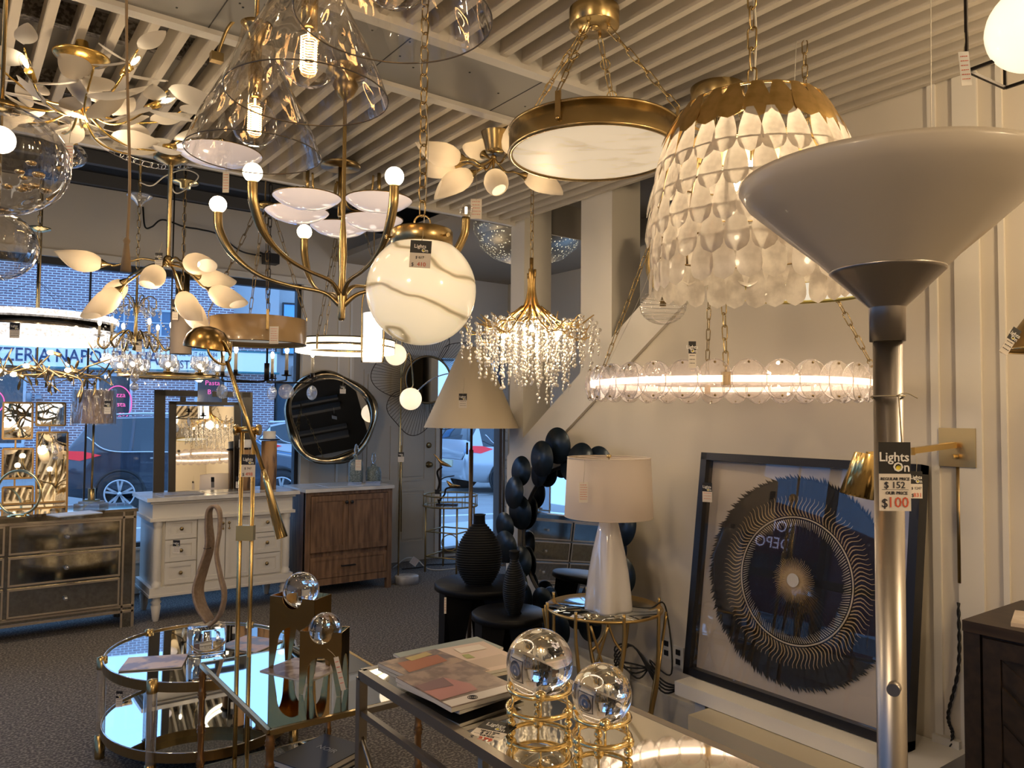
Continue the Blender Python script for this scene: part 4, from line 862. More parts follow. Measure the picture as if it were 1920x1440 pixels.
# ---- twig chandelier
d = 5.5; c = at(95, 700, d); t = thing('twig_chandelier', 'flat chandelier of tangled gold twigs and small leaves under the crystal ring', 'chandelier', c, VR)
rs = random.Random(21); tg = mat('antique_gold', (.42, .30, .15), .4, 1)
for i in range(14):
    a = 2 * pi * i / 14 + rs.uniform(-.2, .2); e = V((cos(a), sin(a) * .8, 0)); s = V((-sin(a), cos(a), 0)); R1 = rs.uniform(.36, .52)
    pts = [V((0, 0, 0)), e * R1 * .35 + s * rs.uniform(-.06, .06) + V((0, 0, rs.uniform(-.04, .04))), e * R1 * .7 + s * rs.uniform(-.1, .1) + V((0, 0, rs.uniform(-.08, .08))), e * R1 + V((0, 0, rs.uniform(-.12, .16)))]
    m = MB(); m.bez(pts, [.011, .008, .005], 6, 6); S = spline(pts, 6)
    for j in (6, 9, 12, 15, 18):
        p = S[j]; q = p + V((rs.uniform(-.08, .08), rs.uniform(-.05, .05), rs.uniform(-.11, .11))); m.tube([p, q], [.005, .003], 5)
        rr = rod(p, q); m.ball(q, .028, 5, 4, (.45, .14, 1.4), rr)
    m.obj('twig', tg, t)
MB().tube([(-.1, 0, 0), (-.1, 0, 3.6 - c.z)], .006, 6).obj('rod', tg, t)
for (px, py) in ((95, 661), (50, 686), (26, 702), (128, 694), (-20, 700)):
    q = at(px, py, d - .25) - c; q = Matrix.Rotation(-VR, 3, 'Z') @ q
    MB().tube([q + V((.07, 0, -.02)), q + V((.015, 0, 0))], [.014, .011], 8).obj('candle_cup', tg, t); MB().ball(q, .016, 10, 8, (1.6, 1, 1)).obj('bulb', bulbs, t)
# ---- classic crystal chandelier
d = 4.8; c = at(254, 640, d); t = thing('crystal_chandelier', 'small classic crystal chandelier with scrolled brass arms and hanging drops', 'chandelier', c, VR); zt = 3.6 - c.z; rs = random.Random(5)
m = MB(); m.lathe([(0, -.06), (.02, -.055), (.012, -.03), (.03, 0), (.012, .04), (.009, .16), (.02, .20), (.008, .24), (.006, .42)], 14); m.obj('stem', brass, t)
for i in range(6):
    a = 2 * pi * i / 6 + .3; e = V((cos(a), sin(a), 0)); z = lambda v: V((0, 0, v))
    MB().bez([e * .015 + z(-.02), e * .06 + z(.06), e * .12 + z(.02), e * .17 + z(-.05), e * .21 + z(-.02), e * .205 + z(.02)], .007, 6, 7).obj('arm', brass, t)
    MB().bez([e * .01 + z(.2), e * .06 + z(.28), e * .11 + z(.27), e * .11 + z(.21), e * .08 + z(.22)], .0035, 6, 6).obj('scroll', brass, t)
    m = MB(); m.lathe([(.008, 0), (.03, .008), (.034, .014), (.0, .012)], 12, e * .205 + z(.02)); m.obj('glass_bobeche', crystal, t)
    MB().tube([e * .205 + z(.03), e * .205 + z(.09)], .008, 8).obj('candle', ivory, t); MB().ball(e * .205 + z(.11), .011, 8, 6, (1, 1, 1.8)).obj('bulb', bulbs, t)
    for (rr, zz, n) in ((.205, .02, 4), (.11, .24, 3), (.15, -.03, 3), (.06, .05, 2)):
        for j in range(n): m = MB(); q = e * rr + V((.03 * cos(j * 2.2), .03 * sin(j * 2.2), zz)); m.tube([q, q - z(.03)], .0008, 3); m.ball(q - z(.03), .006, 6, 4); crystal_drop(m, q - z(.033), .011, .04); m.obj('crystal_drop', crystal, t)
    m = MB(); P = [e * .11 + z(.25), e * .14 + z(.14), e * .205 + z(.03)]
    for q in spline(P, 6): m.ball(q, .0065, 6, 4)
    m.obj('crystal_chain', crystal, t)
MB().ball((0, 0, -.285), .026, 14, 10).obj('crystal_ball', crystal, t); m = MB(); crystal_drop(m, V((0, 0, -.16)), .03, .10); m.obj('crystal_drop', crystal, t)
for j in range(8): m = MB(); a = j * .785; q = V((.06 * cos(a), .06 * sin(a), -.08)); m.tube([q, q - V((0, 0, .061))], .001, 3); crystal_drop(m, q - V((0, 0, .06)), .014, .07); m.obj('crystal_drop', crystal, t)
MB().chain((0, 0, .42), (0, 0, 1.30 - .06), L=.05, w=.02, r=.0022).obj('chain', brass, t); zc = at(255, 372, d).z - c.z
MB().lathe([(.01, zc - .05), (.03, zc - .02), (.075, zc + .01), (.08, zc + .02), (.0, zc + .03)], 12).obj('crystal_canopy', crystal, t); MB().tube([(0, 0, zc + .02), (0, 0, zt)], .008, 6).obj('stem', brassd, t)
price_tag('tiny price tag in the middle of the small classic crystal chandelier', 261, 636, 4.5, 11, 24)
# ---- ring with glass cups
d = 5.3; c = at(318, 706, d); t = thing('glass_cup_chandelier', 'brass ring lamp carrying ribbed clear glass cups in front of the pizzeria sign', 'chandelier', c, VR)
MB().band((0, 0, 0), .325, -.01, .012, .03, 56).obj('brass_ring', brass, t); MB().tube([(.0, 0, .0), (0, 0, 3.6 - c.z)], .005, 6).obj('rod', blackm, t); MB().bar((-.32, 0, 0), (.32, 0, 0), .015).obj('crossbar', brass, t)
for i, a in enumerate((-30, -68, -112, -150, 30, 70, 112, 150)):
    e = V((cos(radians(a)), sin(radians(a)), 0)) * .31
    MB().lathe([(0, .012), (.03, .014), (.032, .02), (.012, .024), (.012, .04)], 14, e).obj('cup_holder', brass, t)
    MB().lathe([(.01, .03), (.045, .045), (.056, .07), (.056, .10), (.05, .13)], 24, e, wob=lambda a, z: 1 + .04 * cos(a * 12)).obj('glass_cup', crystal, t); MB().ball(e + V((0, 0, .065)), .016, 8, 6).obj('bulb', bulbs, t)
# ---- pleated pendant
d = 4.6; c = at(339, 664, d); h = 102 * d / F; t = thing('pleated_pendant', 'tall grey pleated cylinder pendant beside the tulip chandelier', 'pendant light', c, VR)
MB().lathe([(.058, 0), (.058, h), (.054, h), (.054, 0), (.058, 0)], 72, wob=lambda a, z: 1 + .035 * cos(a * 36)).obj('pleated_shade', mat('grey_pleat', (.33, .28, .25), .7), t); MB().tube([(0, 0, h * .7), (0, 0, h + .06)], .014, 10).obj('socket', brass, t)
MB().chain((.0, 0, h + .06), (0, 0, 3.6 - c.z), L=.055, w=.02, r=.0024).obj('chain', brassd, t); zc = at(344, 345, d).z - c.z; MB().lathe([(0, zc - .03), (.03, zc - .03), (.034, zc), (.075, zc + .005), (.077, zc + .012), (0, zc + .02)], 24).obj('canopy', gold, t)
price_tag('price tag on the grey pleated cylinder pendant', 329, 571, 4.5, 11, 29)
d = 4.9; c = at(342, 560, d); t = thing('bronze_cylinder_pendant', 'short bronze cylinder pendant behind the tulip shades', 'pendant light', c, VR); MB().lathe([(.042, 0), (.042, .16), (0, .165)], 20).obj('cylinder', brassd, t); MB().tube([(0, 0, .16), (0, 0, 3.6 - c.z)], .004, 6).obj('rod', blackm, t)
# ---- beige drum
d = 4.5; c = at(484, 645, d); r0 = 88 * d / F; h = 46 * d / F; t = thing('drum_chandelier', 'beige drum shade chandelier hanging on four long brass chains', 'chandelier', c, VR)
MB().band((0, 0, 0), r0, 0, h, .004, 56).obj('drum_shade', mat('beige_lacquer', (.50, .34, .17), .25, coat=.6), t); MB().lathe([(r0, -.003), (r0 - .008, -.003), (r0 - .008, .005), (r0, .005)], 56).obj('rim', brass, t)
MB().lathe([(0, .03), (r0 - .01, .03)], 40).obj('inner_plate', mat('diffuser_dim', (.7, .66, .6), .4, emit=(1, .9, .75), es=.18), t); top = at(497, 392, d + .1); tp = Matrix.Rotation(-VR, 3, 'Z') @ (top - c)
MB().lathe([(0, tp.z), (.07, tp.z), (.074, tp.z + .03), (0, tp.z + .035)], 24, (tp.x, tp.y, 0)).obj('canopy', brass, t); MB().tube([tp, (tp.x, tp.y, 3.6 - c.z)], .005, 6).obj('rod', brassd, t)
for a in (-150, -62, 28, 120):
    e = V((cos(radians(a)), sin(radians(a)), 0)); m = MB(); m.bar(e * (r0 + .003) + V((0, 0, h * .4)), e * (r0 + .003) + V((0, 0, h + .03)), .014, .005, e); m.obj('bracket', brass, t); MB().chain(e * r0 + V((0, 0, h + .03)), e * .045 + V((tp.x, tp.y, tp.z)), L=.075, w=.02, r=.0024).obj('chain', brassd, t)
price_tag('handwritten tag on the front of the beige drum chandelier', 514, 612, 4.2, 17, 33, head=False, lines=6)
# ---- glowing double ring
d = 6.0; c = at(648, 650, d); t = thing('halo_chandelier', 'two rail brass ring chandelier glowing white, left of the alabaster cylinder', 'chandelier', c, VR); r0 = .38
for z in (.024, -.034): MB().band((0, 0, z), r0, -.018, .018, .012, 64).obj('light_band', mat('halo_led', (1, .95, .9), .4, emit=(1, .86, .62), es=2.6), t)
for z in (.046, -.006): MB().band((0, 0, z), r0 + .004, -.005, .005, .016, 64).obj('brass_rail', brass, t)
for a in (-110, -60, 20, 100, 160): e = V((cos(radians(a)), sin(radians(a)), 0)) * (r0 + .004); MB().bar(e + V((0, 0, -.05)), e + V((0, 0, .06)), .012, .01, e).obj('clip', brassd, t)
for a in (-110, 10, 130): e = V((cos(radians(a)), sin(radians(a)), 0)) * r0; MB().chain(e + V((0, 0, .05)), e * .15 + V((0, 0, 1.2)), L=.09, w=.024, r=.0024).obj('chain', brassd, t)
MB().tube([(0, 0, 1.2), (0, 0, 3.6 - c.z)], .006, 6).obj('rod', brassd, t)
# ---- alabaster cylinder
d = 4.9; c = at(698, 679, d); t = thing('alabaster_pendant', 'glowing alabaster cylinder pendant in a brass hoop, left of the globe', 'pendant light', c, VR); k = d / F
MB().lathe([(0, 0), (.058, 0), (.0605, .003), (.0605, 92 * k), (.05, 93 * k), (0, 93 * k)], 36).obj('alabaster_cylinder', mat('alabaster_lit', (.9, .85, .78), .4, emit=(1, .84, .6), es=1.7, noise=(9, (.72, .64, .56), .4, .6)), t)
MB().bez([(-.068, 0, -.0), (-.072, 0, .2), (-.065, 0, .42), (0, 0, .62), (.065, 0, .42), (.072, 0, .2), (.068, 0, .0)], .005, 8, 8).obj('hoop', brass, t); MB().tube([(0, 0, .61), (0, 0, 3.6 - c.z)], .004, 6).obj('rod', brassd, t); MB().bar((-.07, 0, .0), (.07, 0, .0), .006).obj('crossbar', brass, t)
# ---- black candelabra with glass discs
d = 5.3; k = d / F; c = at(500, 708, d); t = thing('candle_chandelier', 'black iron candle chandelier with hanging ripple glass discs', 'chandelier', c, VR)
MB().tube([(0, 0, -.02), (0, 0, .10)], .018, 10).obj('hub', blackm, t); MB().tube([(0, 0, .10), (0, 0, .40)], .007, 8).obj('stem', blackm, t); MB().chain((0, 0, .40), (0, 0, 3.6 - c.z), L=.07, w=.024, r=.003).obj('chain', blackm, t)
for (px, dd) in ((417, 0), (463, -.22), (489, .25), (553, -.2), (577, .12)):
    x = (px - 500) * k; MB().bez([(0, 0, 0), (x * .15, dd * .15, -.03), (x * .9, dd * .9, -.028), (x, dd, -.02), (x, dd, .01)], .006, 6, 6).obj('arm', blackm, t)
    MB().lathe([(0, .0), (.032, .004), (.034, .01), (.014, .012), (.014, .04)], 16, (x, dd, 0)).obj('candle_cup', blackm, t); MB().tube([(x, dd, .04), (x, dd, .15)], .011, 10).obj('candle', ivory, t); MB().ball((x, dd, .175), .014, 10, 8, (1, 1, 1.7)).obj('bulb', bulbs, t)
    m = MB(); R9 = Matrix.Rotation(.5 * px, 3, 'Z') @ RXm; m.lathe([(0, -.003), (.046, -.002), (.05, 0), (.046, .002), (0, .003)], 24, (x, dd, -.10), R9); m.ring((x, dd, -.10), .048, .003, 24, 5, R9); m.obj('glass_disc', thin_glass('ripple_glass', (.95, .97, 1), .2, .8, 1.5, .05, bump=(30, .8, .01), diff=.15), t)
# hand-written tag near dark ceiling
price_tag('narrow red lettered tag hanging below the left glass bell', 424, 322, 3.6, 12, 40, head=False, lines=6, hang=(423, 305))
# loose ceiling chain and wires
o = MB(); P = spline([at(212, 283, 3.9), at(250, 300, 4.0), at(300, 312, 4.1), at(350, 311, 4.3), at(375, 306, 4.4)], 10)
for i in range(0, len(P) - 3, 3): o.chain(P[i], P[i + 3], L=.085, w=.03, r=.0028)
tag(o.obj('loose_chain', chrome), 'loose silver chain swagged under the ceiling edge above the window', 'chain')
cw = mat('white_cord', (.7, .68, .62), .5)
for nm, l, pts, r, mm in (('white_cable', 'white electric cable looping at the brass ceiling cup near the dark ceiling', [at(262, 342, 4.3), at(285, 348, 4.3), at(310, 330, 4.3), at(345, 318, 4.35), at(372, 330, 4.4), at(352, 352, 4.4), at(330, 362, 4.3), at(316, 340, 4.3)], .004, cw), ('black_cable', 'black electric cable sagging along the wall above the window', [atY(268, 388, 7.66), atY(272, 425, 7.6), atY(285, 425, 7.6), atY(305, 412, 7.6), atY(345, 425, 7.6), atY(375, 430, 7.6), atY(410, 440, 7.6), atY(450, 470, 7.6), atY(490, 480, 7.6)], .008, wirek)):
    tag(MB().bez(pts, r, 8, 5).obj(nm, mm), l, 'cable')
t = thing('wall_speaker', 'small black spotlight box on the wall above the window', 'speaker', atY(505, 487, 7.62), 0); MB().box((0, -.04, 0), (.14, .12, .10)).obj('box', black, t); MB().bar((-.1, 0, .06), (0, -.03, .02), .02).obj('bracket', black, t)
# ================================================================= FURNITURE ALONG THE WINDOW
def pxY(px, py, Y): return atY(px, py, Y)
# ---- mirrored dresser
ds = thing('mirrored_dresser', 'smoked mirror dresser with champagne edging at the lower left', 'dresser', (.50, 6.56, 0), 0)
edge = mat('champagne_edge', (.40, .34, .27), .4, .6); x0, x1, D, H = -.95, .72, .46, .905
MB().bb((x0, .01, .13), (x1, D, H - .02)).obj('body', smoke, ds)
m = MB(); m.bb((x0 - .01, -.01, H - .02), (x1 + .01, D + .01, H)); m.obj('top', mat('mirror_top', (.62, .60, .57), .03, 1), ds)
m = MB()
for z in (.12, .16, H - .065): m.bb((x0, -.004, z - .008), (x1, .012, z + .008))
for x in (x0 + .01, x1 - .01, x1 - .085): m.bb((x - .007, -.004, .0), (x + .007, .012, H - .02))
m.bb((x1 - .01, .0, .0), (x1 + .004, .012, H - .02)); m.bb((x1 - .004, D - .012, 0), (x1 + .004, D, H - .02)); m.obj('edging', edge, ds)
for x in (x0 + .04, x1 - .04):
    for y in (.04, D - .05): MB().bb((x - .035, y - .035, 0), (x + .035, y + .035, .13)).obj('leg', smoke, ds)
for ci, (xa, xb) in enumerate(((x0 + .03, -.13), (-.105, x1 - .105))):
    for r_ in range(3):
        za = .175 + r_ * .225; zb_ = za + .205; m = MB(); m.bb((xa, -.012, za), (xb, .01, zb_)); dr = m.obj('drawer', smoke, ds)
        m = MB()
        for (a, b) in (((xa + .012, -.017, za), (xb - .012, -.010, za + .012)), ((xa + .012, -.017, zb_ - .012), (xb - .012, -.010, zb_)), ((xa, -.017, za), (xa + .012, -.010, zb_)), ((xb - .012, -.017, za), (xb, -.010, zb_))): m.bb(a, b)
        m.obj('bead', edge, dr); xm = (xa + xb) / 2
        m = MB(); m.tube([(xm, -.012, (za + zb_) / 2), (xm, -.03, (za + zb_) / 2)], .005, 8); m.ball((xm, -.038, (za + zb_) / 2), .017, 14, 10); m.obj('knob', crystal, dr)
zD = H; 
# lamp wrapped in plastic
p = atz(171, 950, zD); p.z = zD; t = thing('wrapped_table_lamp', 'table lamp with grey shade still wrapped in plastic, on the mirrored dresser', 'table lamp', p, VR); k = dep(p) / F
m = MB()
for (w, z0, z1) in ((.10, 0, .028), (.075, .028, .045)): m.bb((-w, -w * .7, z0), (w, w * .7, z1))
m.obj('acrylic_base', crystal, t)
MB().bb((-.05, -.035, .045), (.05, .035, .056)).obj('brass_foot', brass, t); MB().lathe([(.026, .056), (.026, 34 * k), (.0, 34 * k)], 20).obj('lamp_base', brassd, t); MB().tube([(0, 0, 30 * k), (0, 0, 160 * k)], .009, 10).obj('pole', brassd, t)
MB().lathe([(37 * k, 155 * k), (35 * k, 217 * k), (34 * k, 217 * k), (36 * k, 155 * k)], 36).obj('lamp_shade', mat('taupe_shade', (.30, .22, .18), .8), t)
MB().lathe([(38.5 * k, 152 * k), (36.5 * k, 220 * k)], 36, wob=lambda a, z: 1 + .012 * sin(a * 7 + z * 60)).obj('plastic_wrap', thin_glass('plastic', (1, 1, 1), .16, .8, 1.6, .12, bump=(16, 1, .02, (3, 3, .6))), t); MB().tube([(0, 0, 217 * k), (0, 0, 232 * k)], .012, 8).obj('finial', brassd, t)
o = price_tag('price tag on the plastic wrapped lamp shade', 202, 752, dep(p) - .17, 12, 24)
# framed mirror panels on a stand
t = thing('mirror_panel_screen', 'freestanding group of small brass framed mirrors behind the dresser', 'mirror', pxY(60, 900, 7.25), 0); L0 = t.location.copy(); t.rotation_euler = (radians(-9), 0, 0)
for (a, b, c2, d2) in ((8, 753, 61, 822), (71, 753, 124, 797), (6, 842, 61, 896), (71, 810, 124, 952), (5, 914, 60, 960), (-50, 770, -4, 850), (-50, 870, -6, 950)):
    A = pxY(a, b, 7.25) - L0; B = pxY(c2, d2, 7.25) - L0; m = MB(); q = .008
    for (u, v) in (((A.x, 0, A.z), (B.x, 0, A.z)), ((A.x, 0, B.z), (B.x, 0, B.z)), ((A.x, 0, A.z), (A.x, 0, B.z)), ((B.x, 0, A.z), (B.x, 0, B.z))): m.bar(u, v, .014, .02, (0, 1, 0))
    f = m.obj('mirror_frame', bronze, t); MB().bb((min(A.x, B.x), -.003, B.z), (max(A.x, B.x), .003, A.z)).obj('mirror_glass', mirror, f)
for px in (33, 97): A = pxY(px, 745, 7.25) - L0; m = MB(); m.bar((A.x, .008, A.z - .03), (A.x, .008, .85 - L0.z + .05), .012); m.obj('post', bronze, t)
A = pxY(33, 790, 7.25) - L0; B = pxY(97, 790, 7.25) - L0; MB().bar((A.x, .008, A.z), (B.x, .008, A.z), .01).obj('crossbar', bronze, t); MB().bb((A.x - .1, -.08, .905 - L0.z), (B.x + .1, .08, .92 - L0.z)).obj('base', bronze, t)
# gold ring ornament
p = atz(34, 968, zD); p.z = zD; k = dep(p) / F; t = thing('ring_sculpture', 'open gold ring ornament standing on the mirrored dresser', 'sculpture', p, VR)
rg = 41 * k; m = MB(); m.ring((0, 0, rg + .01), rg, .009, 56, 8, Matrix.Rotation(pi / 2, 3, 'X')); m.obj('ring', gold, t); MB().lathe([(0, .02), (.05, .018), (.07, .004), (.07, 0), (0, 0)], 28).obj('base', gold, t)
p = atz(140, 965, zD); t = MB().box((0, 0, .004), (.30, .2, .008)).obj('leaflet', mat('blue_paper', (.45, .5, .58), .5), None, (p.x, p.y, zD + .002), (0, 0, .3)); tag(t, 'pale leaflet lying on the mirrored dresser', 'leaflet')
# ---- white vanity
vp = mat('vanity_white', (.70, .66, .58), .4); t = thing('white_vanity', 'cream white bathroom vanity with turned legs and a marble top', 'vanity', (1.34, 6.57, 0), 0); W_, D, H = 1.13, .54, .978
MB().bb((.02, .02, .195), (W_ - .02, D, H - .14)).obj('body', vp, t)
m = MB(); m.bb((0, 0, H - .165), (W_, D, H - .035)); m.bb((-.02, -.02, H - .19), (W_ + .02, D, H - .165)); m.bb((-.02, -.02, H - .05), (W_ + .02, D, H - .03)); m.obj('apron', vp, t)
m = MB(); m.bb((-.05, -.045, H - .03), (W_ + .05, D + .01, H)); m.obj('marble_top', mat('white_marble', (.74, .72, .68), .08, noise=(3, (.60, .58, .55), .45, .6)), t)
m = MB(); m.bb((-.01, -.01, .195), (W_ + .01, D, .27)); m.bb((-.015, -.015, .195), (W_ + .015, D, .215)); m.obj('plinth', vp, t)
for x in (.045, W_ - .045): MB().lathe([(.036, .27), (.036, .30), (.028, .31), (.031, .33), (.031, .72), (.028, .74), (.036, .755), (.036, .80)], 20, (x, .02, 0)).obj('column', vp, t)
for x in (.05, W_ - .05):
    for y in (.04, D - .06): MB().lathe([(.018, 0), (.026, .02), (.038, .12), (.030, .135), (.042, .15), (.03, .165), (.036, .195)], 18, (x, y, 0)).obj('leg', vp, t)
def front_panel(par, nm, xa, xb, za, zb, y=.02, knob=None, mm=None, fr=.035):
    mm = mm or vp; m = MB(); m.bb((xa, y - .012, za), (xb, y, zb)); m.bb((xa + fr, y - .018, za), (xb - fr, y - .0121, za + fr)); m.bb((xa + fr, y - .018, zb - fr), (xb - fr, y - .0121, zb)); m.bb((xa, y - .018, za), (xa + fr, y - .0121, zb)); m.bb((xb - fr, y - .018, za), (xb, y - .0121, zb)); p_ = m.obj(nm, mm, par)
    return p_
for xa, xb in ((.10, .335), (.795, 1.03)):
    for z0, z1 in ((.285, .455), (.462, .632), (.639, .80)):
        p_ = front_panel(t, 'drawer', xa, xb, z0, z1); MB().lathe([(0, .026), (.012, .024), (.016, .016), (.006, .008), (.005, 0)], 14, ((xa + xb) / 2, .004, (z0 + z1) / 2), RXm).obj('knob', brassd, p_)
for xa, xb, kx_ in ((.345, .562, .54), (.568, .785, .59)):
    p_ = front_panel(t, 'door', xa, xb, .285, .80); m = MB(); m.ball((kx_, -.012, .74), .012, 10, 8); m.tube([(kx_, -.016, .74), (kx_, -.018, .70)], .003, 6); m.ball((kx_, -.018, .695), .009, 8, 6); m.obj('handle', brassd, p_)
tag(bpy.data.objects['white_vanity'], None, None); MB().bb((.45, .12, H - .001), (.98, .42, H + .002)).obj('basin_rim', mat('basin', (.6, .58, .55), .1), t)
o = MB().box((0, 0, .004), (.32, .22, .008)).obj('leaflet', mat('grey_paper', (.35, .34, .36), .4), None, (1.58, 6.74, H + .002), (0, 0, .1)); tag(o, 'dark printed leaflet lying on the left of the white vanity top', 'leaflet')
price_tag('price tag hanging on the top left drawers of the white vanity', 331, 1013, 5.95, 13, 24)
# ---- black framed mirror on the vanity
Ym = 6.98; t = thing('fretwork_mirror', 'rectangular mirror in a black wooden fretwork frame on the white vanity', 'mirror', pxY(384, 915, Ym), 0); t.location.z = .978; L0 = t.location.copy(); t.rotation_euler = (radians(-4.5), 0, radians(-3.3))
def pb(m, a, b, c2, d2, th=.03): A = pxY(a, b, Ym) - L0; B = pxY(c2, d2, Ym) - L0; m.bb((A.x, -th / 2, max(0, B.z)), (B.x, th / 2, A.z))
bf = mat('black_wood', (.018, .013, .010), .35); m = MB()
for r_ in ((293, 730, 308, 925), (293, 730, 373, 743), (456, 735, 471, 925), (400, 733, 471, 745)): pb(m, *r_)
m.obj('outer_frame', bf, t); m = MB()
for r_ in ((320, 752, 329, 925), (441, 754, 450, 925), (320, 752, 450, 760)): pb(m, *r_)
pb(m, 341, 743, 351, 752); pb(m, 418, 745, 428, 754); m.obj('inner_frame', bf, t)
m = MB(); pb(m, 329, 760, 441, 925, .008); m.obj('mirror_glass', mirror, t)
# ---- wood candle holders
hw = mat('olive_wood', (.42, .24, .11), .5, noise=(5, (.12, .07, .04), .5, .62, (3, 3, .6)))
for (px, py, wx, hy, l) in ((503, 912, 18, 90, 'tall wooden block candle holder with a white candle, right of the black mirror'), (458, 916, 14, 76, 'smaller wooden candle holder half hidden by the brass lamp pole')):
    p = pxY(px, py, 6.80); k = dep(p) / F; t = thing('candle_holder', l, 'candle holder', (p.x, p.y, .978), .2); w = wx * k * .72; h = hy * k
    m = MB(); m.prism([(-w, -w), (w, -w), (w * .95, w), (-w, w * .95)], h, Matrix.Rotation(pi / 2, 4, 'X') @ T(0, 0, 0)); m = MB(); m.lathe([(w * 1.25, 0), (w * 1.25, h * .5), (w * 1.2, h)], 6, cap=True, wob=lambda a, z: 1 + .05 * sin(z * 9 + a)); m.obj('block', hw, t)
    MB().lathe([(0, h + .006), (w * 1.25, h + .006), (w * 1.5, h + .014), (w * 1.5, h + .018), (0, h + .010)], 20).obj('dish', black, t); MB().lathe([(.055, h + .018), (.055, h + .085), (0, h + .087)], 20).obj('candle', mat('white_wax', (.75, .72, .66), .4), t)
price_tag('small price tag on the hidden wooden candle holder', 447, 893, 6.4, 9, 22)
# ---- oak vanity
oak = mat('rustic_oak', (.27, .15, .075), .5, noise=(3.5, (.12, .065, .035), .38, .66, (9, 1, 1.2))); oakv = mat('rustic_oak_upright', (.25, .14, .07), .5, noise=(3.5, (.12, .065, .035), .38, .66, (9, 9, 1)))
t = thing('oak_vanity', 'rustic oak bathroom vanity with two doors and one drawer', 'vanity', (2.62, 6.64, 0), 0); W_, D, H = .86, .54, .973
MB().bb((0, .02, .10), (W_, D, H - .03)).obj('body', oakv, t); m = MB(); m.bb((-.012, -.02, H - .03), (W_ + .012, D + .01, H)); m.obj('top', MT['white_marble'], t)
MB().bb((.25, .10, H - .001), (.60, .40, H + .002)).obj('basin_rim', MT['basin'], t)
for x in (.0, W_ - .045): MB().bb((x, 0, 0), (x + .045, .05, H - .03)).obj('leg', oakv, t)
for x in (.0, W_ - .045): MB().bb((x, D - .05, 0), (x + .045, D, H - .03)).obj('leg', oakv, t)
MB().bb((.045, .002, H - .06), (W_ - .045, .02, H - .03)).obj('rail', oak, t); MB().bb((.045, .002, .10), (W_ - .045, .02, .16)).obj('rail', oak, t); MB().bb((.05, .3, .05), (W_ - .05, .32, .1)).obj('kick_board', oak, t)
for xa, xb, kx_ in ((.05, .408, .385), (.412, .81, .437)):
    p_ = front_panel(t, 'door', xa, xb, .40, .905, .016, mm=oakv, fr=.05); MB().lathe([(0, .026), (.014, .024), (.017, .016), (.007, .008), (.006, 0)], 14, (kx_, -.002, .84), RXm).obj('knob', black, p_)
p_ = front_panel(t, 'drawer', .05, .81, .165, .355, .016, mm=oak, fr=.03); m = MB(); m.bar((.34, -.025, .262), (.48, -.025, .262), .012); m.bar((.35, -.025, .262), (.35, 0, .262), .01); m.bar((.47, -.025, .262), (.47, 0, .262), .01); m.obj('handle', black, p_)
# ---- glass stoppered bottles
cer = mat('patterned_ceramic', (.10, .13, .13), .3, noise=(90, (.22, .26, .25), .48, .54)); 
for (px, py, w, h, sq, l) in ((667, 903, 13, 42, 1, 'tall square patterned ceramic bottle with crystal stopper'), (700, 904, 14.5, 27, 0, 'short round shouldered ceramic bottle with crystal stopper')):
    p = pxY(px, py, 6.95); k = dep(p) / F; t = thing('ceramic_bottle', l, 'bottle', (p.x, p.y, .973), VR); w *= k; h *= k
    m = MB(); m.bb((-w, -w * .7, 0), (w, w * .7, .02)); m.obj('acrylic_foot', crystal, t)
    m = MB(); m.lathe([(w * .92, .02), (w, .03), (w, .02 + h * (.8 if sq else .6)), (w * .8, .02 + h * .95), (w * .38, .02 + h), (w * .3, .02 + h * 1.12), (w * .42, .02 + h * 1.16), (0, .02 + h * 1.16)], 28, wob=(lambda a, z: 1 / max(abs(cos(a)), abs(sin(a))) ** .55) if sq else None); m.obj('bottle', cer, t)
    MB().lathe([(0, .02 + h * 1.16), (.012, .03 + h * 1.16), (.026, .075 + h * 1.16), (.016, .12 + h * 1.16), (0, .135 + h * 1.16)], 6).obj('stopper', solid, t)
price_tag('pale tag on the tall square ceramic bottle', 672, 862, 7.15, 11, 20, head=False, lines=3, hang=(664, 848))
# ---- round lumpy mirror on the wall
c = atY(620, 782, 7.42); t = thing('round_mirror', 'round wall mirror in a lumpy antique brass frame above the oak vanity', 'mirror', c, 0); t.rotation_euler = (radians(-21), 0, radians(-17)); ro = 66 * dep(c) / F * 1.19
fr_m = mat('tarnished_brass', (.26, .21, .14), .16, 1, noise=(7, (.50, .43, .32), .45, .62))
m = MB(); N = 72; m.tube([(ro * (1 + .035 * sin(3 * a + 1) + .02 * sin(5 * a)) * cos(a), -.012, ro * 1.10 * (1 + .035 * sin(3 * a + 1) + .02 * sin(5 * a)) * sin(a)) for a in [2 * pi * i / N for i in range(N)]], [.040 + .010 * sin(4 * 2 * pi * i / N) + .004 * sin(9 * 2 * pi * i / N) for i in range(N)], 12, closed=True); m.obj('frame', fr_m, t)
MB().lathe([(0, .004), (ro * .99, .004)], 48, (0, -.0, 0), Matrix.Diagonal((1, 1, 1.1)) @ RXm).obj('mirror_glass', mirror, t)
price_tag('pair of small price tags hanging on the round wall mirror', 643, 722, 7.6, 11, 16, hang=(643, 706))
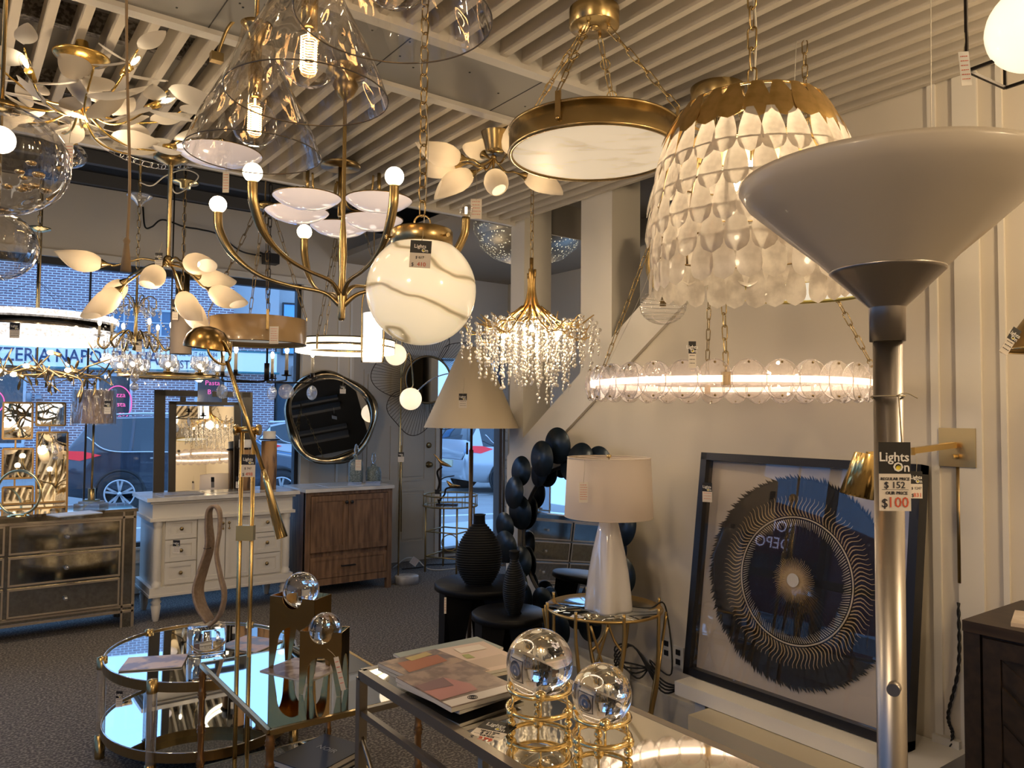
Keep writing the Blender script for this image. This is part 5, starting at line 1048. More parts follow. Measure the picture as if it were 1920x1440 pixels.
# ---- arc lamp with marble base
d = 7.6; k = d / F; b = at(763, 1060, d); b.z = 0; t = thing('arc_floor_lamp', 'slim brass floor lamp with round white globes and a marble drum base', 'floor lamp', b, VR); mb_ = mat('marble', (.62, .60, .57), .25, noise=(5, (.35, .34, .33), .42, .6))
MB().lathe([(0, .075), (.112, .075), (.116, .07), (.116, 0), (0, 0)], 36).obj('marble_base', mb_, t); x = -16 * k
zt = at(747, 690, d).z; m = MB(); m.tube([(x, 0, .07), (x - .0, 0, zt)], .008, 8); m.tube([(x + .022, 0, .5), (x + .012, 0, at(750, 835, d).z)], .006, 8); m.obj('pole', brass, t)
for (px, py, dd) in ((742, 665, -.15), (770, 748, -.3)):
    q = at(px, py, d + dd) - b; q = Matrix.Rotation(-VR, 3, 'Z') @ q; MB().ball(q, 20 * k, 24, 16).obj('globe', mat('lamp_globe', (.9, .8, .65), .3, emit=(1, .78, .50), es=.85), t)
    MB().bez([(x, 0, zt - .1), (q.x * .5 + x * .5 + .03, q.y * .5, max(q.z, zt) + .14), q + V((.02, 0, 20 * k + .05)), q + V((0, 0, 20 * k - .005))], .006, 6, 6).obj('arm', brass, t)
q = Matrix.Rotation(-VR, 3, 'Z') @ (at(862, 700, d - .5) - b); q2 = Matrix.Rotation(-VR, 3, 'Z') @ (at(778, 737, d - .3) - b); MB().bez([q2, q2.lerp(q, .35) + V((0, 0, .06)), q2.lerp(q, .7) + V((0, 0, .05)), q], .006, 6, 6).obj('arm', chrome, t)
price_tag('price tag hanging halfway up the slim marble base floor lamp', 752, 848, 7.4, 11, 18)
price_tag('crumpled tag on the floor cable by the marble lamp base', 781, 1047, 8.2, 14, 14, head=False, tilt=.6)
# ---- wire flower mirror
c = atY(803, 712, 7.35); k = dep(c) / F; t = thing('wire_flower_mirror', 'round mirror inside a wide flower of dark bent wires, in front of the door', 'mirror', c, -.25); ri = 44 * k
wm = mat('wire_bronze', (.07, .05, .035), .45, .7); MB().ring((0, 0, 0), ri, .012, 48, 8, RXm).obj('frame', bronze, t); MB().lathe([(0, 0), (ri, 0)], 40, (0, 0, 0), RXm).obj('mirror_glass', mirror, t)
def wr_(a): return (84 + 18 * abs(sin(2.5 * a + .6)) ** 1.2) * k
for pz in range(5):
    a0 = pz * 2 * pi / 5 - .25; m = MB(); n = 24; P = []
    for i in range(n + 1):
        f = i / n; a = a0 + f * 1.38; r = (70 + 38 * sin(pi * f) ** .7 + 4 * sin(f * 12)) * k; P.append(V((r * cos(a), -.02 - .05 * sin(pi * f) * (1 if pz % 2 else .4), r * sin(a))))
    m.tube([V((ri * cos(a0), 0, ri * sin(a0)))] + P + [V((ri * cos(a0 + 1.38), 0, ri * sin(a0 + 1.38)))], .0045, 5)
    for i in range(0, n + 1): a = a0 + i / n * 1.38; m.tube([(ri * cos(a), 0, ri * sin(a)), P[i]], .0022, 4)
    m.obj('wire_petal', wm, t)
# ---- gold gallery stool and bird sculpture
d = 8.25; k = d / F; c = at(843, 1050, d); c.z = 0; t = thing('gallery_table', 'round gold tray table with a tall gallery rail by the glass', 'side table', c, VR); r0 = 50 * k; zt = at(843, 947, d).z; zg = zt + .11
gb_ = mat('gilt_iron', (.45, .32, .14), .4, .9); m = MB(); m.ring((0, 0, zt), r0, .010, 40, 6); m.ring((0, 0, zg), r0, .008, 40, 6)
for i in range(18): a = 2 * pi * i / 18; m.tube([(r0 * cos(a), r0 * sin(a), zt), (r0 * cos(a), r0 * sin(a), zg)], .004, 5)
m.obj('gallery', gb_, t); MB().lathe([(0, zt), (r0, zt)], 40).obj('glass_top', crystal, t)
for a in (20, 110, 200, 290): e = V((cos(radians(a)), sin(radians(a)), 0)) * r0 * .93; MB().tube([e + V((0, 0, zt)), e], .010, 8).obj('leg', gb_, t)
for z in (.42, .16): m = MB(); L4 = [V((cos(radians(a)), sin(radians(a)), 0)) * r0 * .93 + V((0, 0, z)) for a in (20, 110, 200, 290)]; [m.tube([L4[i], L4[(i + 1) % 4]], .008, 6) for i in range(4)]; m.obj('stretcher', gb_, t)
MB().ring((0, 0, .29), r0 * .30, .006, 24, 5, RXm).obj('centre_ring', gb_, t)
t = thing('bird_sculpture', 'bronze branch sculpture with two golden birds on the gallery table', 'sculpture', (c.x, c.y, zt), VR); br = mat('dark_bronze', (.03, .022, .016), .4, .8)
def lp(px, py): q = Matrix.Rotation(-VR, 3, 'Z') @ (at(px, py, d) - V((c.x, c.y, zt))); q.y = 0; q.z = max(q.z, .008); return q
MB().bez([lp(824, 946), lp(820, 925), lp(824, 905), lp(820, 885), lp(829, 875)], .011, 6, 7).obj('branch', br, t); MB().bez([lp(822, 940), lp(833, 928), lp(836, 917), lp(846, 914), lp(863, 914)], .010, 6, 7).obj('branch', br, t)
MB().bez([lp(824, 901), lp(835, 895), lp(852, 892)], .006, 5, 6).obj('twig', br, t); MB().bb((-.15, -.05, 0), (.08, .05, .015)).obj('base', br, t)
for (a, b_, tl) in (((829, 868), (841, 873), (813, 851)), ((846, 910), (840, 904), (863, 911))):
    A = lp(*a); B = lp(*b_); Cc = lp(*tl); m = MB(); m.bez([B + (B - A) * .5, B, A, A.lerp(Cc, .45), Cc], [.002, .014, .026, .012, .004], 6, 8); m.obj('bird', mat('gold_bird', (.55, .33, .12), .3, .9), t)
price_tag('price tag on the branch with birds', 820, 918, 8.0, 9, 18)
# ---- cone shade floor lamp
d = 5.2; k = d / F; c = at(884, 810, d); b = V((c.x, c.y, 0)); t = thing('cone_shade_floor_lamp', 'floor lamp with a big cream cone shade and dark bronze pole', 'floor lamp', b, VR); z0 = at(884, 802, d).z
MB().lathe([(89 * k, z0), (22 * k, z0 + 150 * k), (21 * k, z0 + 150 * k), (88 * k, z0)], 48).obj('lamp_shade', shade_mat('cream_paper', (.70, .60, .44), (.7, .6, .4), .2, rough=.7), t)
m = MB(); m.tube([(0, 0, .02), (0, 0, z0 - .15)], .015, 12); m.tube([(0, 0, z0 - .15), (0, 0, z0 + .4)], .009, 10); m.obj('pole', mat('bronze_pole', (.13, .10, .075), .4, .9), t); MB().lathe([(0, .025), (.14, .02), (.145, 0)], 32).obj('base', MT['bronze_pole'], t)
m = MB(); m.tube([(-.028, 0, z0 + .05), (-.028, 0, z0 - .1)], .0015, 4); m.tube([(-.028, 0, z0 - .1), (-.028, 0, z0 - .18)], .007, 8); m.obj('pull_chain', MT['bronze_pole'], t)
t = thing('bronze_pole_lamp', 'thin dark floor lamp pole standing at the right edge of the glass', 'floor lamp', at(943, 1040, 8.6) * 1, VR); t.location.z = 0; MB().tube([(0, 0, .02), (0, 0, 1.6)], .014, 8).obj('pole', MT['bronze_pole'], t); MB().lathe([(0, .02), (.11, .015), (.11, 0)], 20).obj('base', MT['bronze_pole'], t)
tag(MB().bez([(3.95, 7.3, .012), (4.15, 7.2, .03), (4.3, 7.35, .012), (4.7, 7.2, .012), (4.9, 7.4, .012), (5.3, 7.3, .012)], .007, 8, 5).obj('floor_cable', wirek), 'tangled black cable on the carpet by the entrance door', 'cable')
tag(MB().bez([(3.9, 7.4, .012), (4.0, 7.3, .12), (4.12, 7.28, .10), (4.2, 7.1, .012), (4.6, 7.0, .012)], .006, 8, 5).obj('floor_cable', cw), 'clear white cable looping beside the marble lamp base', 'cable')
# ================================================================= MIDDLE AND RIGHT
def at_floor(px, d): p = at(px, 770, d); p.z = 0; return p
# ---- black tables and vases
bl = mat('black_lacquer', (.004, .0045, .006), .45, spec=.2)
for (px, d, r, z, l) in ((905, 4.6, .275, .663, 'taller round black side table under the big ribbed vase'), (958, 4.12, .20, .612, 'lower round black side table under the small ribbed vase')):
    t = thing('black_side_table', l, 'side table', at_floor(px, d), VR); MB().lathe([(0, z), (r - .01, z), (r, z - .008), (r, z - .035), (r - .01, z - .04), (0, z - .04)], 56).obj('tabletop', bl, t)
    for a in (205, 325, 85):
        a = radians(a); e = V((cos(a), sin(a), 0)); s = V((-e.y, e.x, 0)); m = MB(); T_ = [(r * .55, .12 * 1), (r * .92, .03)]
        i = [m._p(e * q[0] + s * q[1] + V((0, 0, q[2]))) for q in ((r * .30, -.09, z - .04), (r * .88, -.05, z - .04), (r * .88, .05, z - .04), (r * .30, .09, z - .04), (r * .62, -.03, 0), (r * .90, -.05, 0), (r * .90, .05, 0), (r * .62, .03, 0))]
        for f in ((0, 1, 2, 3), (7, 6, 5, 4), (0, 4, 5, 1), (1, 5, 6, 2), (2, 6, 7, 3), (3, 7, 4, 0)): m.face([i[k_] for k_ in f], False)
        m.obj('leg', bl, t)
vm = mat('black_ceramic', (.006, .0075, .010), .55, spec=.2)
vt = thing('ribbed_vase', 'large flat round black vase carved with fine ridges, neck on top', 'vase', (0, 0, 0), 0)
m = MB(); H = .36; pr = []
N = 104
for i in range(N + 1):
    f = i / N; z = H * f; ang = pi * (.15 + .80 * f); r = .134 * sin(ang) ** .8; pr.append((r + (.0034 if (i % 4) < 2 else -.002), z))
m.lathe(pr, 56); m.lathe([(.038, H - .012), (.034, H + .01), (.033, H + .04), (.038, H + .048), (.028, H + .048), (.026, H)], 28)
m.X = None
for i_, v_ in enumerate(m.v): m.v[i_] = (v_[0], v_[1] * (.52 if v_[2] < H - .02 else .52 + .48 * min(1, (v_[2] - H + .02) / .03)), v_[2])
m.obj('body', vm, vt); MB().lathe([(.05, .004), (.05, 0), (0, 0)], 24).obj('foot', vm, vt)
p = at_floor(901, 4.52); p.z = .663; vt.location = p; vt.rotation_euler = (0, 0, VR + .1)
p = at_floor(967, 4.08); p.z = .612; dup(vt, p, (0, 0, VR + 1.35), 'smaller flat black ridged vase turned edge-on, on the lower black table', scale=.80)
vt['label'] = 'large flat black vase carved with ridges on the taller black table'
price_tag('thin white tag hanging edge-on under the taller black table', 835, 1120, 4.4, 4, 30, head=False)
# ---- mirror framed by dark discs
XM = 3.06; cm_ = atX(1062, 1008, XM); t = thing('disc_framed_mirror', 'round mirror framed by overlapping dark blue metal discs, leaning on the wall', 'mirror', cm_, -pi / 2)
t.rotation_euler = (radians(-4), 0, -pi / 2)
navy = mat('navy_disc', (.012, .022, .034), .33, .45); MB().lathe([(0, 0), (.43, 0)], 56, (0, 0, 0), RXm).obj('mirror_glass', mirror, t); MB().ring((0, 0, 0), .43, .012, 56, 8, RXm).obj('inner_frame', black, t)
rs = random.Random(3); dm_ = MB(); dm_.lathe([(0, .0), (.05, -.003), (.096, .002), (.107, .008), (.107, .011), (0, .006)], 36, R=RXm); o = dm_.obj('metal_disc', navy); DD = o.data; bpy.data.objects.remove(o)
for i in range(26):
    a = 2 * pi * i / 26; r = (.45, .55, .50)[i % 3] + rs.uniform(-.015, .015); o = bpy.data.objects.new('metal_disc', DD); COL.objects.link(o); o.parent = t
    o.location = (r * cos(a), -.02 - .028 * (i % 3), r * sin(a)); o.rotation_euler = (rs.uniform(-.12, .12), 0, rs.uniform(-.15, .15)); s = rs.uniform(.85, 1.08); o.scale = (s, s, s)
mz = cm_.z - .60
o = MB().bb((2.88, 3.12, 0), (3.14, 3.78, max(.12, mz - .06))).obj('white_block', mat('rough_white', (.7, .69, .66), .8)); tag(o, 'rough white plinth block under the disc framed mirror', 'plinth')
# ---- gold oval table
ct = at_floor(1134, 3.80); zt = .722; t = thing('gold_branch_table', 'round glass topped side table on a gold branch-like base', 'side table', ct, VR); r0 = .280
gi = mat('antique_gilt', (.50, .34, .13), .36, .9); MB().lathe([(0, zt), (r0 - .004, zt), (r0 - .004, zt - .006), (0, zt - .006)], 56).obj('mirror_top', mat('dark_mirror', (.55, .57, .55), .03, 1), t); MB().ring((0, 0, zt - .006), r0, .007, 56, 8).obj('rim', gi, t); MB().ring((0, 0, .015), r0 * .5, .006, 36, 6).obj('floor_ring', gi, t)
for i in range(8):
    a = 2 * pi * i / 8 + .2; e = V((cos(a), sin(a), 0)); s = V((-e.y, e.x, 0)) * (1 if i % 2 else -1); z = lambda v: V((0, 0, v)); m = MB()
    m.bez([e * (r0 + .006) + z(zt + .03), e * (r0 + .004) + z(zt - .1), e * (r0 - .01) + s * .02 + z(.42), e * (r0 * .8) + s * .05 + z(.22), e * (r0 * .78) + s * .03 + z(.0)], [.008, .0085, .009, .012, .010, .009], 8, 7)
    m.bez([e * (r0 - .01) + s * .02 + z(.42), e * (r0 - .02) + s * .08 + z(.50), e * (r0 - .02) + s * .15 + z(zt - .02)], [.009, .007, .006], 6, 6)
    m.bez([e * (r0 * .8) + s * .05 + z(.22), e * (r0 * .5) + s * .10 + z(.16), e * (r0 * .5) + s * .04 + z(.02)], [.009, .007, .006], 6, 6); m.obj('branch_leg', gi, t)
# white lamp
lc = at_floor(1142, 3.72); lc.z = zt; t = thing('white_table_lamp', 'glossy white ceramic table lamp with a white drum shade on the gold table', 'table lamp', lc, VR); k = 3.72 / F
wc = mat('gloss_white', (.74, .72, .72), .08, coat=1); MB().lathe([(0, .002), (.098, .0), (.100, .012), (.096, .08), (.088, .18), (.074, .28), (.058, .36), (.045, .42), (.03, .435), (0, .436)], 72, wob=lambda a, z: 1 + (.16 * (1 - z / .45)) * cos(4 * a + .9)).obj('ceramic_body', wc, t)
MB().lathe([(.012, .43), (.012, .50), (.02, .505), (.02, .55), (0, .55)], 16).obj('socket', brass, t); zs0 = Y2Z(1140, 968, 3.72) - zt; zs1 = Y2Z(1140, 858, 3.72) - zt
MB().lathe([(.213, zs0), (.200, zs1), (.198, zs1), (.211, zs0)], 56).obj('lamp_shade', shade_mat('linen', (.80, .72, .66), (.8, .7, .55), .3, rough=.8), t)
MB().ring((0, 0, zs0), .212, .0025, 56, 5).obj('lower_shade_ring', mat('cream_trim', (.75, .66, .55), .6), t); m = MB(); m.ring((0, 0, zs1), .199, .0025, 56, 5); [m.tube([(0, 0, zs1 - .005), (.199 * cos(a), .199 * sin(a), zs1 - .001)], .0018, 4) for a in (.3, 2.4, 4.5)]; m.obj('shade_ring', mat('cream_trim', (.75, .66, .55), .6), t)
MB().tube([(0, 0, .5), (0, 0, zs1)], .003, 6).obj('harp', brass, t); MB().lathe([(.0, zs1 + .016), (.012, zs1 + .014), (.012, zs1), (0, zs1)], 12).obj('finial', gold, t)
price_tag('handwritten tag hanging on the white drum lamp shade', 1094, 904, 3.46, 17, 38, head=False, lines=7, hang=(1096, 862))
m = MB(); m.bez([lc + RT * .1 + V((0, 0, .02)), lc + RT * .2 + V((0, 0, .012)), ct + RT * .30 + V((0, 0, zt)), ct + RT * .33 + V((0, 0, .4)), V((3.12, 2.95, .33)), V((3.14, 2.9, .26))], .004, 8, 6); tag(m.obj('lamp_cord', wirek), 'black flex running from the white lamp down to the wall socket', 'cord')
# ---- sockets and cable bundle
so = mat('outlet_white', (.68, .65, .58), .4)
for (px, py, l) in ((1250, 1215, 'wall socket with a plug behind the gold table'), (1272, 1232, 'second wall socket just left of the white ledge')):
    p = atX(px, py, XR - .004); t = thing('wall_socket', l, 'wall socket', p, -pi / 2); MB().box((0, 0, 0), (.07, .006, .11)).obj('face_plate', so, t); [MB().box((0, -.004, z), (.03, .003, .028)).obj('outlet', black, t) for z in (-.025, .025)]
m = MB()
for i in range(4): q = [V((3.13 - .01 * i, 2.95 - .02 * i, .30)), V((3.05, 2.98 + .03 * i, .24 + .02 * i)), V((3.02, 3.12, .36 - .03 * i)), V((3.06, 3.02, .40)), V((3.1, 2.85, .26 - .02 * i)), V((3.1, 2.70, .26))]; m.bez(q, .005, 6, 5)
tag(m.obj('cable_bundle', wirek), 'bundle of black cables at the sockets beside the white ledge', 'cable')
# ---- white ledge, box and feather picture
t = thing('white_ledge', 'long white wooden ledge carrying the black framed feather picture', 'shelf', (3.0, 2.0, 0), 0); yl = atX(1265, 1238, 2.84).y; yr = atX(1738, 1390, 2.84).y
MB().bb((-.16, yr - 2, .33), (.165, yl - 2, .392)).obj('board', white, t); [MB().bb((-.05, y - 2 - .03, 0), (.16, y - 2 + .03, .33)).obj('support', white, t) for y in (yr + .04, yl - .06)]
ya = atX(1290, 1315, 2.70).y; yb = atX(1589, 1407, 2.70).y; t = thing('beige_box', 'low beige laminate box on the floor in front of the white ledge', 'box', (2.8, (ya + yb) / 2, 0), 0); hh = (ya - yb) / 2
bg_ = mat('beige_laminate', (.50, .45, .34), .5); m = MB(); m.bb((-.10, -hh, .312), (.15, hh, .327)); m.bb((-.10, hh - .015, 0), (.15, hh, .312)); m.bb((-.10, -hh, 0), (-.085, hh - .015, .312)); m.obj('carcass', bg_, t); MB().bb((-.07, -hh + .02, .02), (.10, -hh + .03, .27)).obj('inner_board', mat('raw_board', (.16, .10, .05), .7), t)
P0 = V((2.97, 2.57, .394)); tl = math.atan2(.14, 1.08); t = bpy.data.objects.new('feather_picture', None); COL.objects.link(t); tag(t, 'large square picture of black and gold feather rings in a black box frame', 'picture')
t.location = P0 + V((.0, -.545, 0)); t.rotation_euler = (-tl, 0, -pi / 2)
S = 1.09; Hh = 1.085; q = S / 2; fw_ = .036; m = MB(); m.bb((-q, -.02, 0), (-q + fw_, .045, Hh)); m.bb((q - fw_, -.02, 0), (q, .045, Hh)); m.bb((-q, -.02, 0), (q, .045, fw_)); m.bb((-q, -.02, Hh - fw_), (q, .045, Hh)); m.obj('frame', mat('frame_black', (.012, .011, .011), .3), t)
MB().bb((-q + .01, .035, .01), (q - .01, .042, Hh - .01)).obj('backing_card', mat('backing', (.62, .56, .50), .8), t); pc = V((.0, .0, Hh / 2)); rs = random.Random(12)
m = MB(); n = 230
for i in range(n):
    a = 2 * pi * i / n; w = 2 * pi / n * .75; r1 = .467 + rs.uniform(-.008, .012); sk = .035; y = .028 - .003 * (i % 3)
    m.poly([pc + V((.02 * cos(a - w), y, .02 * sin(a - w))), pc + V((.445 * cos(a - w), y, .445 * sin(a - w))), pc + V((r1 * cos(a + sk), y - .004, r1 * sin(a + sk))), pc + V((.445 * cos(a + w), y, .445 * sin(a + w))), pc + V((.02 * cos(a + w), y, .02 * sin(a + w)))])
m.obj('black_feathers', mat('feather_black', (.010, .009, .009), .55), t)
def lash(mb, a, r0, r1, w, sk, y, bow=.04):
    P = []
    for j in range(7): f = j / 6; r = r0 + (r1 - r0) * f; aa = a + sk * f + bow * sin(f * pi * 1.6); P.append(((r * cos(aa), y - .004 * f, r * sin(aa)), w * (1 - f * .75)))
    L_ = [mb._p(pc + V((p_[0] - w_ * sin(a), p_[1], p_[2] + w_ * cos(a)))) for p_, w_ in P]; R_ = [mb._p(pc + V((p_[0] + w_ * sin(a), p_[1], p_[2] - w_ * cos(a)))) for p_, w_ in P]
    for j in range(6): mb.face((L_[j], R_[j], R_[j + 1], L_[j + 1]), False)
g1 = MB(); [lash(g1, 2 * pi * i / 112 + rs.uniform(-.006, .006), .285, .372 + rs.uniform(-.006, .006), .0034, .05, .018) for i in range(112)]; g1.obj('gold_lashes', mat('feather_gold', (.50, .36, .19), .5), t)
g2 = MB(); [lash(g2, 2 * pi * i / 150, .268, .236 + rs.uniform(-.006, .006), .0022, -.05, .018, 0) for i in range(150)]; g2.obj('pale_lashes', mat('feather_pale', (.66, .58, .46), .6), t)
g3 = MB(); [lash(g3, 2 * pi * i / 70, .028, .10 + rs.uniform(-.006, .006), .0026, .25, .016, .08) for i in range(70)]; g3.obj('centre_lashes', MT['feather_gold'], t)
MB().ring(pc + V((0, .018, 0)), .277, .0035, 90, 5, RXm).obj('white_ring', MT['feather_pale'], t); MB().lathe([(0, 0), (.030, 0)], 24, pc + V((0, .010, 0)), RXm).obj('white_centre', mat('white_paper', (.75, .72, .68), .7), t)
MB().bb((-q + .02, -.006, .02), (q - .02, -.003, Hh - .02)).obj('front_glass', thin_glass('picture_glass', (1, 1, 1), .062, .6, 3.4), t)
price_tag('price tag on the left side of the black picture frame', 1326, 905, 3.55, 18, 36, '1524', '1016', rz=-pi / 2 + .4)
price_tag('price tag hanging from the brass wall lamp arm, right of the nickel pole', 1718, 884, 2.45, 22, 50, '1247', '831', hang=(1718, 856))
# ---- swing arm wall lamp
pl = atX(1796, 839, XR - .01); t = thing('swing_arm_wall_lamp', 'polished brass swing arm wall lamp with a square plate and ribbed shade', 'wall lamp', pl, 0); MB().box((0, 0, 0), (.018, .135, .150)).obj('wall_plate', mat('polished_brass', (.66, .48, .20), .33, 1), t); pb_ = MT['polished_brass']
A1 = atX(1705, 846, 2.93) - pl; A2 = atX(1626, 852, 2.80) - pl; z0 = V((-.03, 0, .01)); m = MB(); m.bar(z0, A1, .022, .022); m.obj('arm', pb_, t); MB().bar(A1 + V((0, 0, -.0)), A2, .02, .02).obj('arm', pb_, t); MB().box(A1, (.03, .03, .028)).obj('joint', pb_, t)
MB().tube([(-.01, 0, -.035), (-.055, .0, -.035)], [.009, .009], 12).obj('switch_knob', pb_, t)
kS = dep(A2 + pl) / F; ax = V((-.22, .12, -1)).normalized(); MB().lathe([(20 * kS, .0), (30 * kS, 80 * kS), (29 * kS, 80 * kS), (18 * kS, 0), (0, 0)], 48, A2 + V((-.01, 0, .0)), rod((0, 0, 0), ax), wob=lambda a, z: 1 + .012 * cos(a * 24)).obj('lamp_shade', mat('satin_brass', (.92, .66, .26), .18, 1), t)
m = MB(); m.tube([(0.0, 0, -.07), (0, 0, pl.z * -1 + 1.02)], .008, 8); m.obj('cord_cover', brassd, t)
q = atX(1797, 1130, XR - .015); m = MB(); P = spline([q, atX(1797, 1250, XR - .03), atX(1778, 1340, XR - .03), atX(1786, 1380, XR - .03), atX(1774, 1440, XR - .03), atX(1772, 1500, XR - .03)], 16)
for s_ in (0, pi): m.tube([p_ + V((.0, .0035 * cos(i * 1.1 + s_), .0)) + V((.0035 * sin(i * 1.1 + s_), 0, 0)) for i, p_ in enumerate(P)], .004, 5)
tag(m.obj('twisted_cord', wirek), 'twisted black fabric cord hanging below the brass wall lamp', 'cord')
p = atX(1776, 1393, XR - .02); o = MB().box((0, 0, 0), (.03, .10, .045)).obj('cable_trunking', so, None, p); tag(o, 'small white cable box on the wall left of the dark cabinet', 'cable box')
# ---- dark cabinet
dkw = mat('dark_walnut', (.030, .018, .011), .5, noise=(4, (.012, .008, .005), .35, .65, (1, 8, 8))); cb = thing('dark_wood_cabinet', 'dark walnut cabinet with chevron carved doors at the right edge', 'cabinet', (2.69, 1.16, 0), 0)
MB().bb((.012, -1.15, .03), (.44, -.01, .965)).obj('body', dkw, cb); MB().bb((-.01, -1.17, .965), (.46, .0, 1.0)).obj('top', mat('walnut_top', (.045, .028, .017), .42, noise=(4, (.022, .014, .009), .35, .65, (8, 1, 8))), cb)
m = MB(); m.bb((-.004, -.05, .0), (.03, -.0, .965)); m.bb((-.004, -1.16, .0), (.03, -1.11, .965)); m.bb((-.0035, -1.11, .0), (.03, -.05, .05)); m.obj('frame', dkw, cb)
for (ya_, yb_, sg) in ((-.06, -.575, 1), (-.585, -1.10, -1)):
    m = MB(); m.bb((.0001, yb_ + .001, .061), (.0115, ya_ - .001, .954)); m.bb((-.008, ya_ - .05, .06), (.0, ya_, .955)); m.bb((-.008, yb_, .06), (.0, yb_ + .05, .955)); m.bb((-.008, yb_ + .05, .90), (0, ya_ - .05, .955)); m.bb((-.008, yb_ + .05, .06), (0, ya_ - .05, .11)); p_ = m.obj('door', dkw, cb)
    for i in range(9):
        zt_ = .93 - i * .115; y0_ = ya_ - .055; y1_ = yb_ + .055; z1_ = zt_ - .36 * sg if sg > 0 else zt_; z0_ = zt_ if sg > 0 else zt_ - .36
        clip = lambda z_: min(.895, max(.115, z_)); a1_ = (y0_, clip(z0_)); b1_ = (y1_, clip(z1_)); a2_ = (y0_, clip(z0_ - .095)); b2_ = (y1_, clip(z1_ - .095))
        if abs(a1_[1] - a2_[1]) < .01 and abs(b1_[1] - b2_[1]) < .01: continue
        m = MB(); t_ = -.005 - .005 * (i % 2); I = [m._p((x_, *w_)) for x_ in (0.0, t_) for w_ in (a1_, b1_, b2_, a2_)]
        for f in ((4, 5, 6, 7), (0, 1, 5, 4), (1, 2, 6, 5), (2, 3, 7, 6), (3, 0, 4, 7)): m.face([I[j] for j in f], False)
        m.obj('carved_plank', dkw, p_)
o = MB().box((0, 0, .006), (.2, .28, .012)).obj('brochure', mat('brochure_beige', (.55, .45, .36), .4, noise=(12, (.7, .62, .55), .4, .6)), None, (2.86, .93, 1.0), (0, 0, .3)); tag(o, 'pale brochure lying on top of the dark cabinet', 'brochure')
# ================================================================= FOREGROUND TABLES
# ---- silver console with mirror top
tz = .94; sc_ = (1.65 - tz) / .9; tX0, tX1, tY0, tY1 = 1.212 * sc_, 1.735 * sc_, .9 * sc_, 2.52 * sc_
t = thing('iron_console_table', 'silver leaf iron table with a mirrored top, nearest in the photo', 'table', (tX0, tY1, 0), 0); w = tX1 - tX0; Ln = tY1 - tY0
m = MB()
for (a, b) in (((0, 0), (w, 0)), ((0, -Ln), (w, -Ln)), ((0, 0), (0, -Ln)), ((w, 0), (w, -Ln))): m.bar((a[0], a[1], tz - .012), (b[0], b[1], tz - .012), .024, .024)
m.obj('top_rim', iron, t); MB().bb((.008, -Ln + .008, tz - .006), (w - .008, -.008, tz - .0005)).obj('mirror_top', mat('warm_mirror', (.90, .88, .80), .03, 1), t)
for (x, y) in ((0, 0), (w, 0), (0, -Ln), (w, -Ln)): MB().bar((x, y, 0), (x, y, tz - .02), .024).obj('leg', iron, t)
m = MB()
for (a, b) in (((0, 0), (w, 0)), ((0, 0), (0, -Ln)), ((w, 0), (w, -Ln)), ((0, -Ln), (w, -Ln))): m.bar((a[0], a[1], tz - .115), (b[0], b[1], tz - .115), .016); m.bar((a[0], a[1], .12), (b[0], b[1], .12), .016)
m.obj('rail', iron, t)
for x in (0, w):
    for yc in (-.23, -.69, -1.15): m = MB(); [m.tube([(x, yc - s * .27 * cos(a), .37 + .25 * (1 - 2 * abs(sin(a)) ** 1.0) * 1) for a in [pi * i / 14 for i in range(15)]] if False else [(x, yc + s * (.225 - .19 * sin(pi * i / 14)), .13 + .63 * i / 14) for i in range(15)], .007, 6) for s in (-1, 1)]; m.obj('curved_brace', iron, t)
# ---- glass balls on gold stands
def gball(px, py, rpx, ybase, l1, l2):
    b = atz(px, ybase, tz); d = dep(b); k = d / F; r = rpx * k; zc = at(px, py, d).z
    s = thing('ball_stand', l2, 'stand', (b.x, b.y, tz), VR); rr = r * .98; zb = zc - tz - r
    z1 = zb + r * .30; z2 = z1 * .42
    rb = r * .95; g = MB(); g.ring((0, 0, z1), rb * .97, .006, 48, 8); g.obj('upper_ring', gold, s); MB().ring((0, 0, z2), rb, .006, 48, 8).obj('lower_ring', gold, s)
    for i in range(6):
        a = radians(30 + 60 * i); e = V((cos(a), sin(a), 0)); MB().ball(e * (rb if i % 2 else rb * .93) + V((0, 0, z2 * 1.0 if i % 2 else z1 + .004)), .013, 12, 8).obj('bead', gold, s)
        MB().tube([e * rb * .93 + V((0, 0, z1)), e * rb + V((0, 0, z2))], .003, 6).obj('strut', gold, s)
        if i % 2: MB().ball(e * rb + V((0, 0, .010)), .010, 10, 8, (1, 1, 1)).obj('foot', gold, s)
    o = MB().ball((0, 0, 0), r, 64, 40).obj('glass_ball', solid, None, (b.x, b.y, zc + .001)); tag(o, l1, 'glass ball'); return s
gball(1011, 1244, 62, 1352, 'larger solid glass ball on the mirrored table, nearer the magazines', 'gold ring stand under the larger glass ball')
gball(1128, 1302, 55, 1407, 'smaller solid glass ball on the mirrored table, on the right', 'gold ring stand under the smaller glass ball')
p = atz(930, 1377, tz); price_tag('price tag lying flat on the mirrored table beside the gold stand', 930, 1377, 2.2, 50, 72, '417', '279', p=V((p.x, p.y + .03, tz + .002)) + RT * .03 + FW * .04, R=(radians(-88), 0, VR - .45))
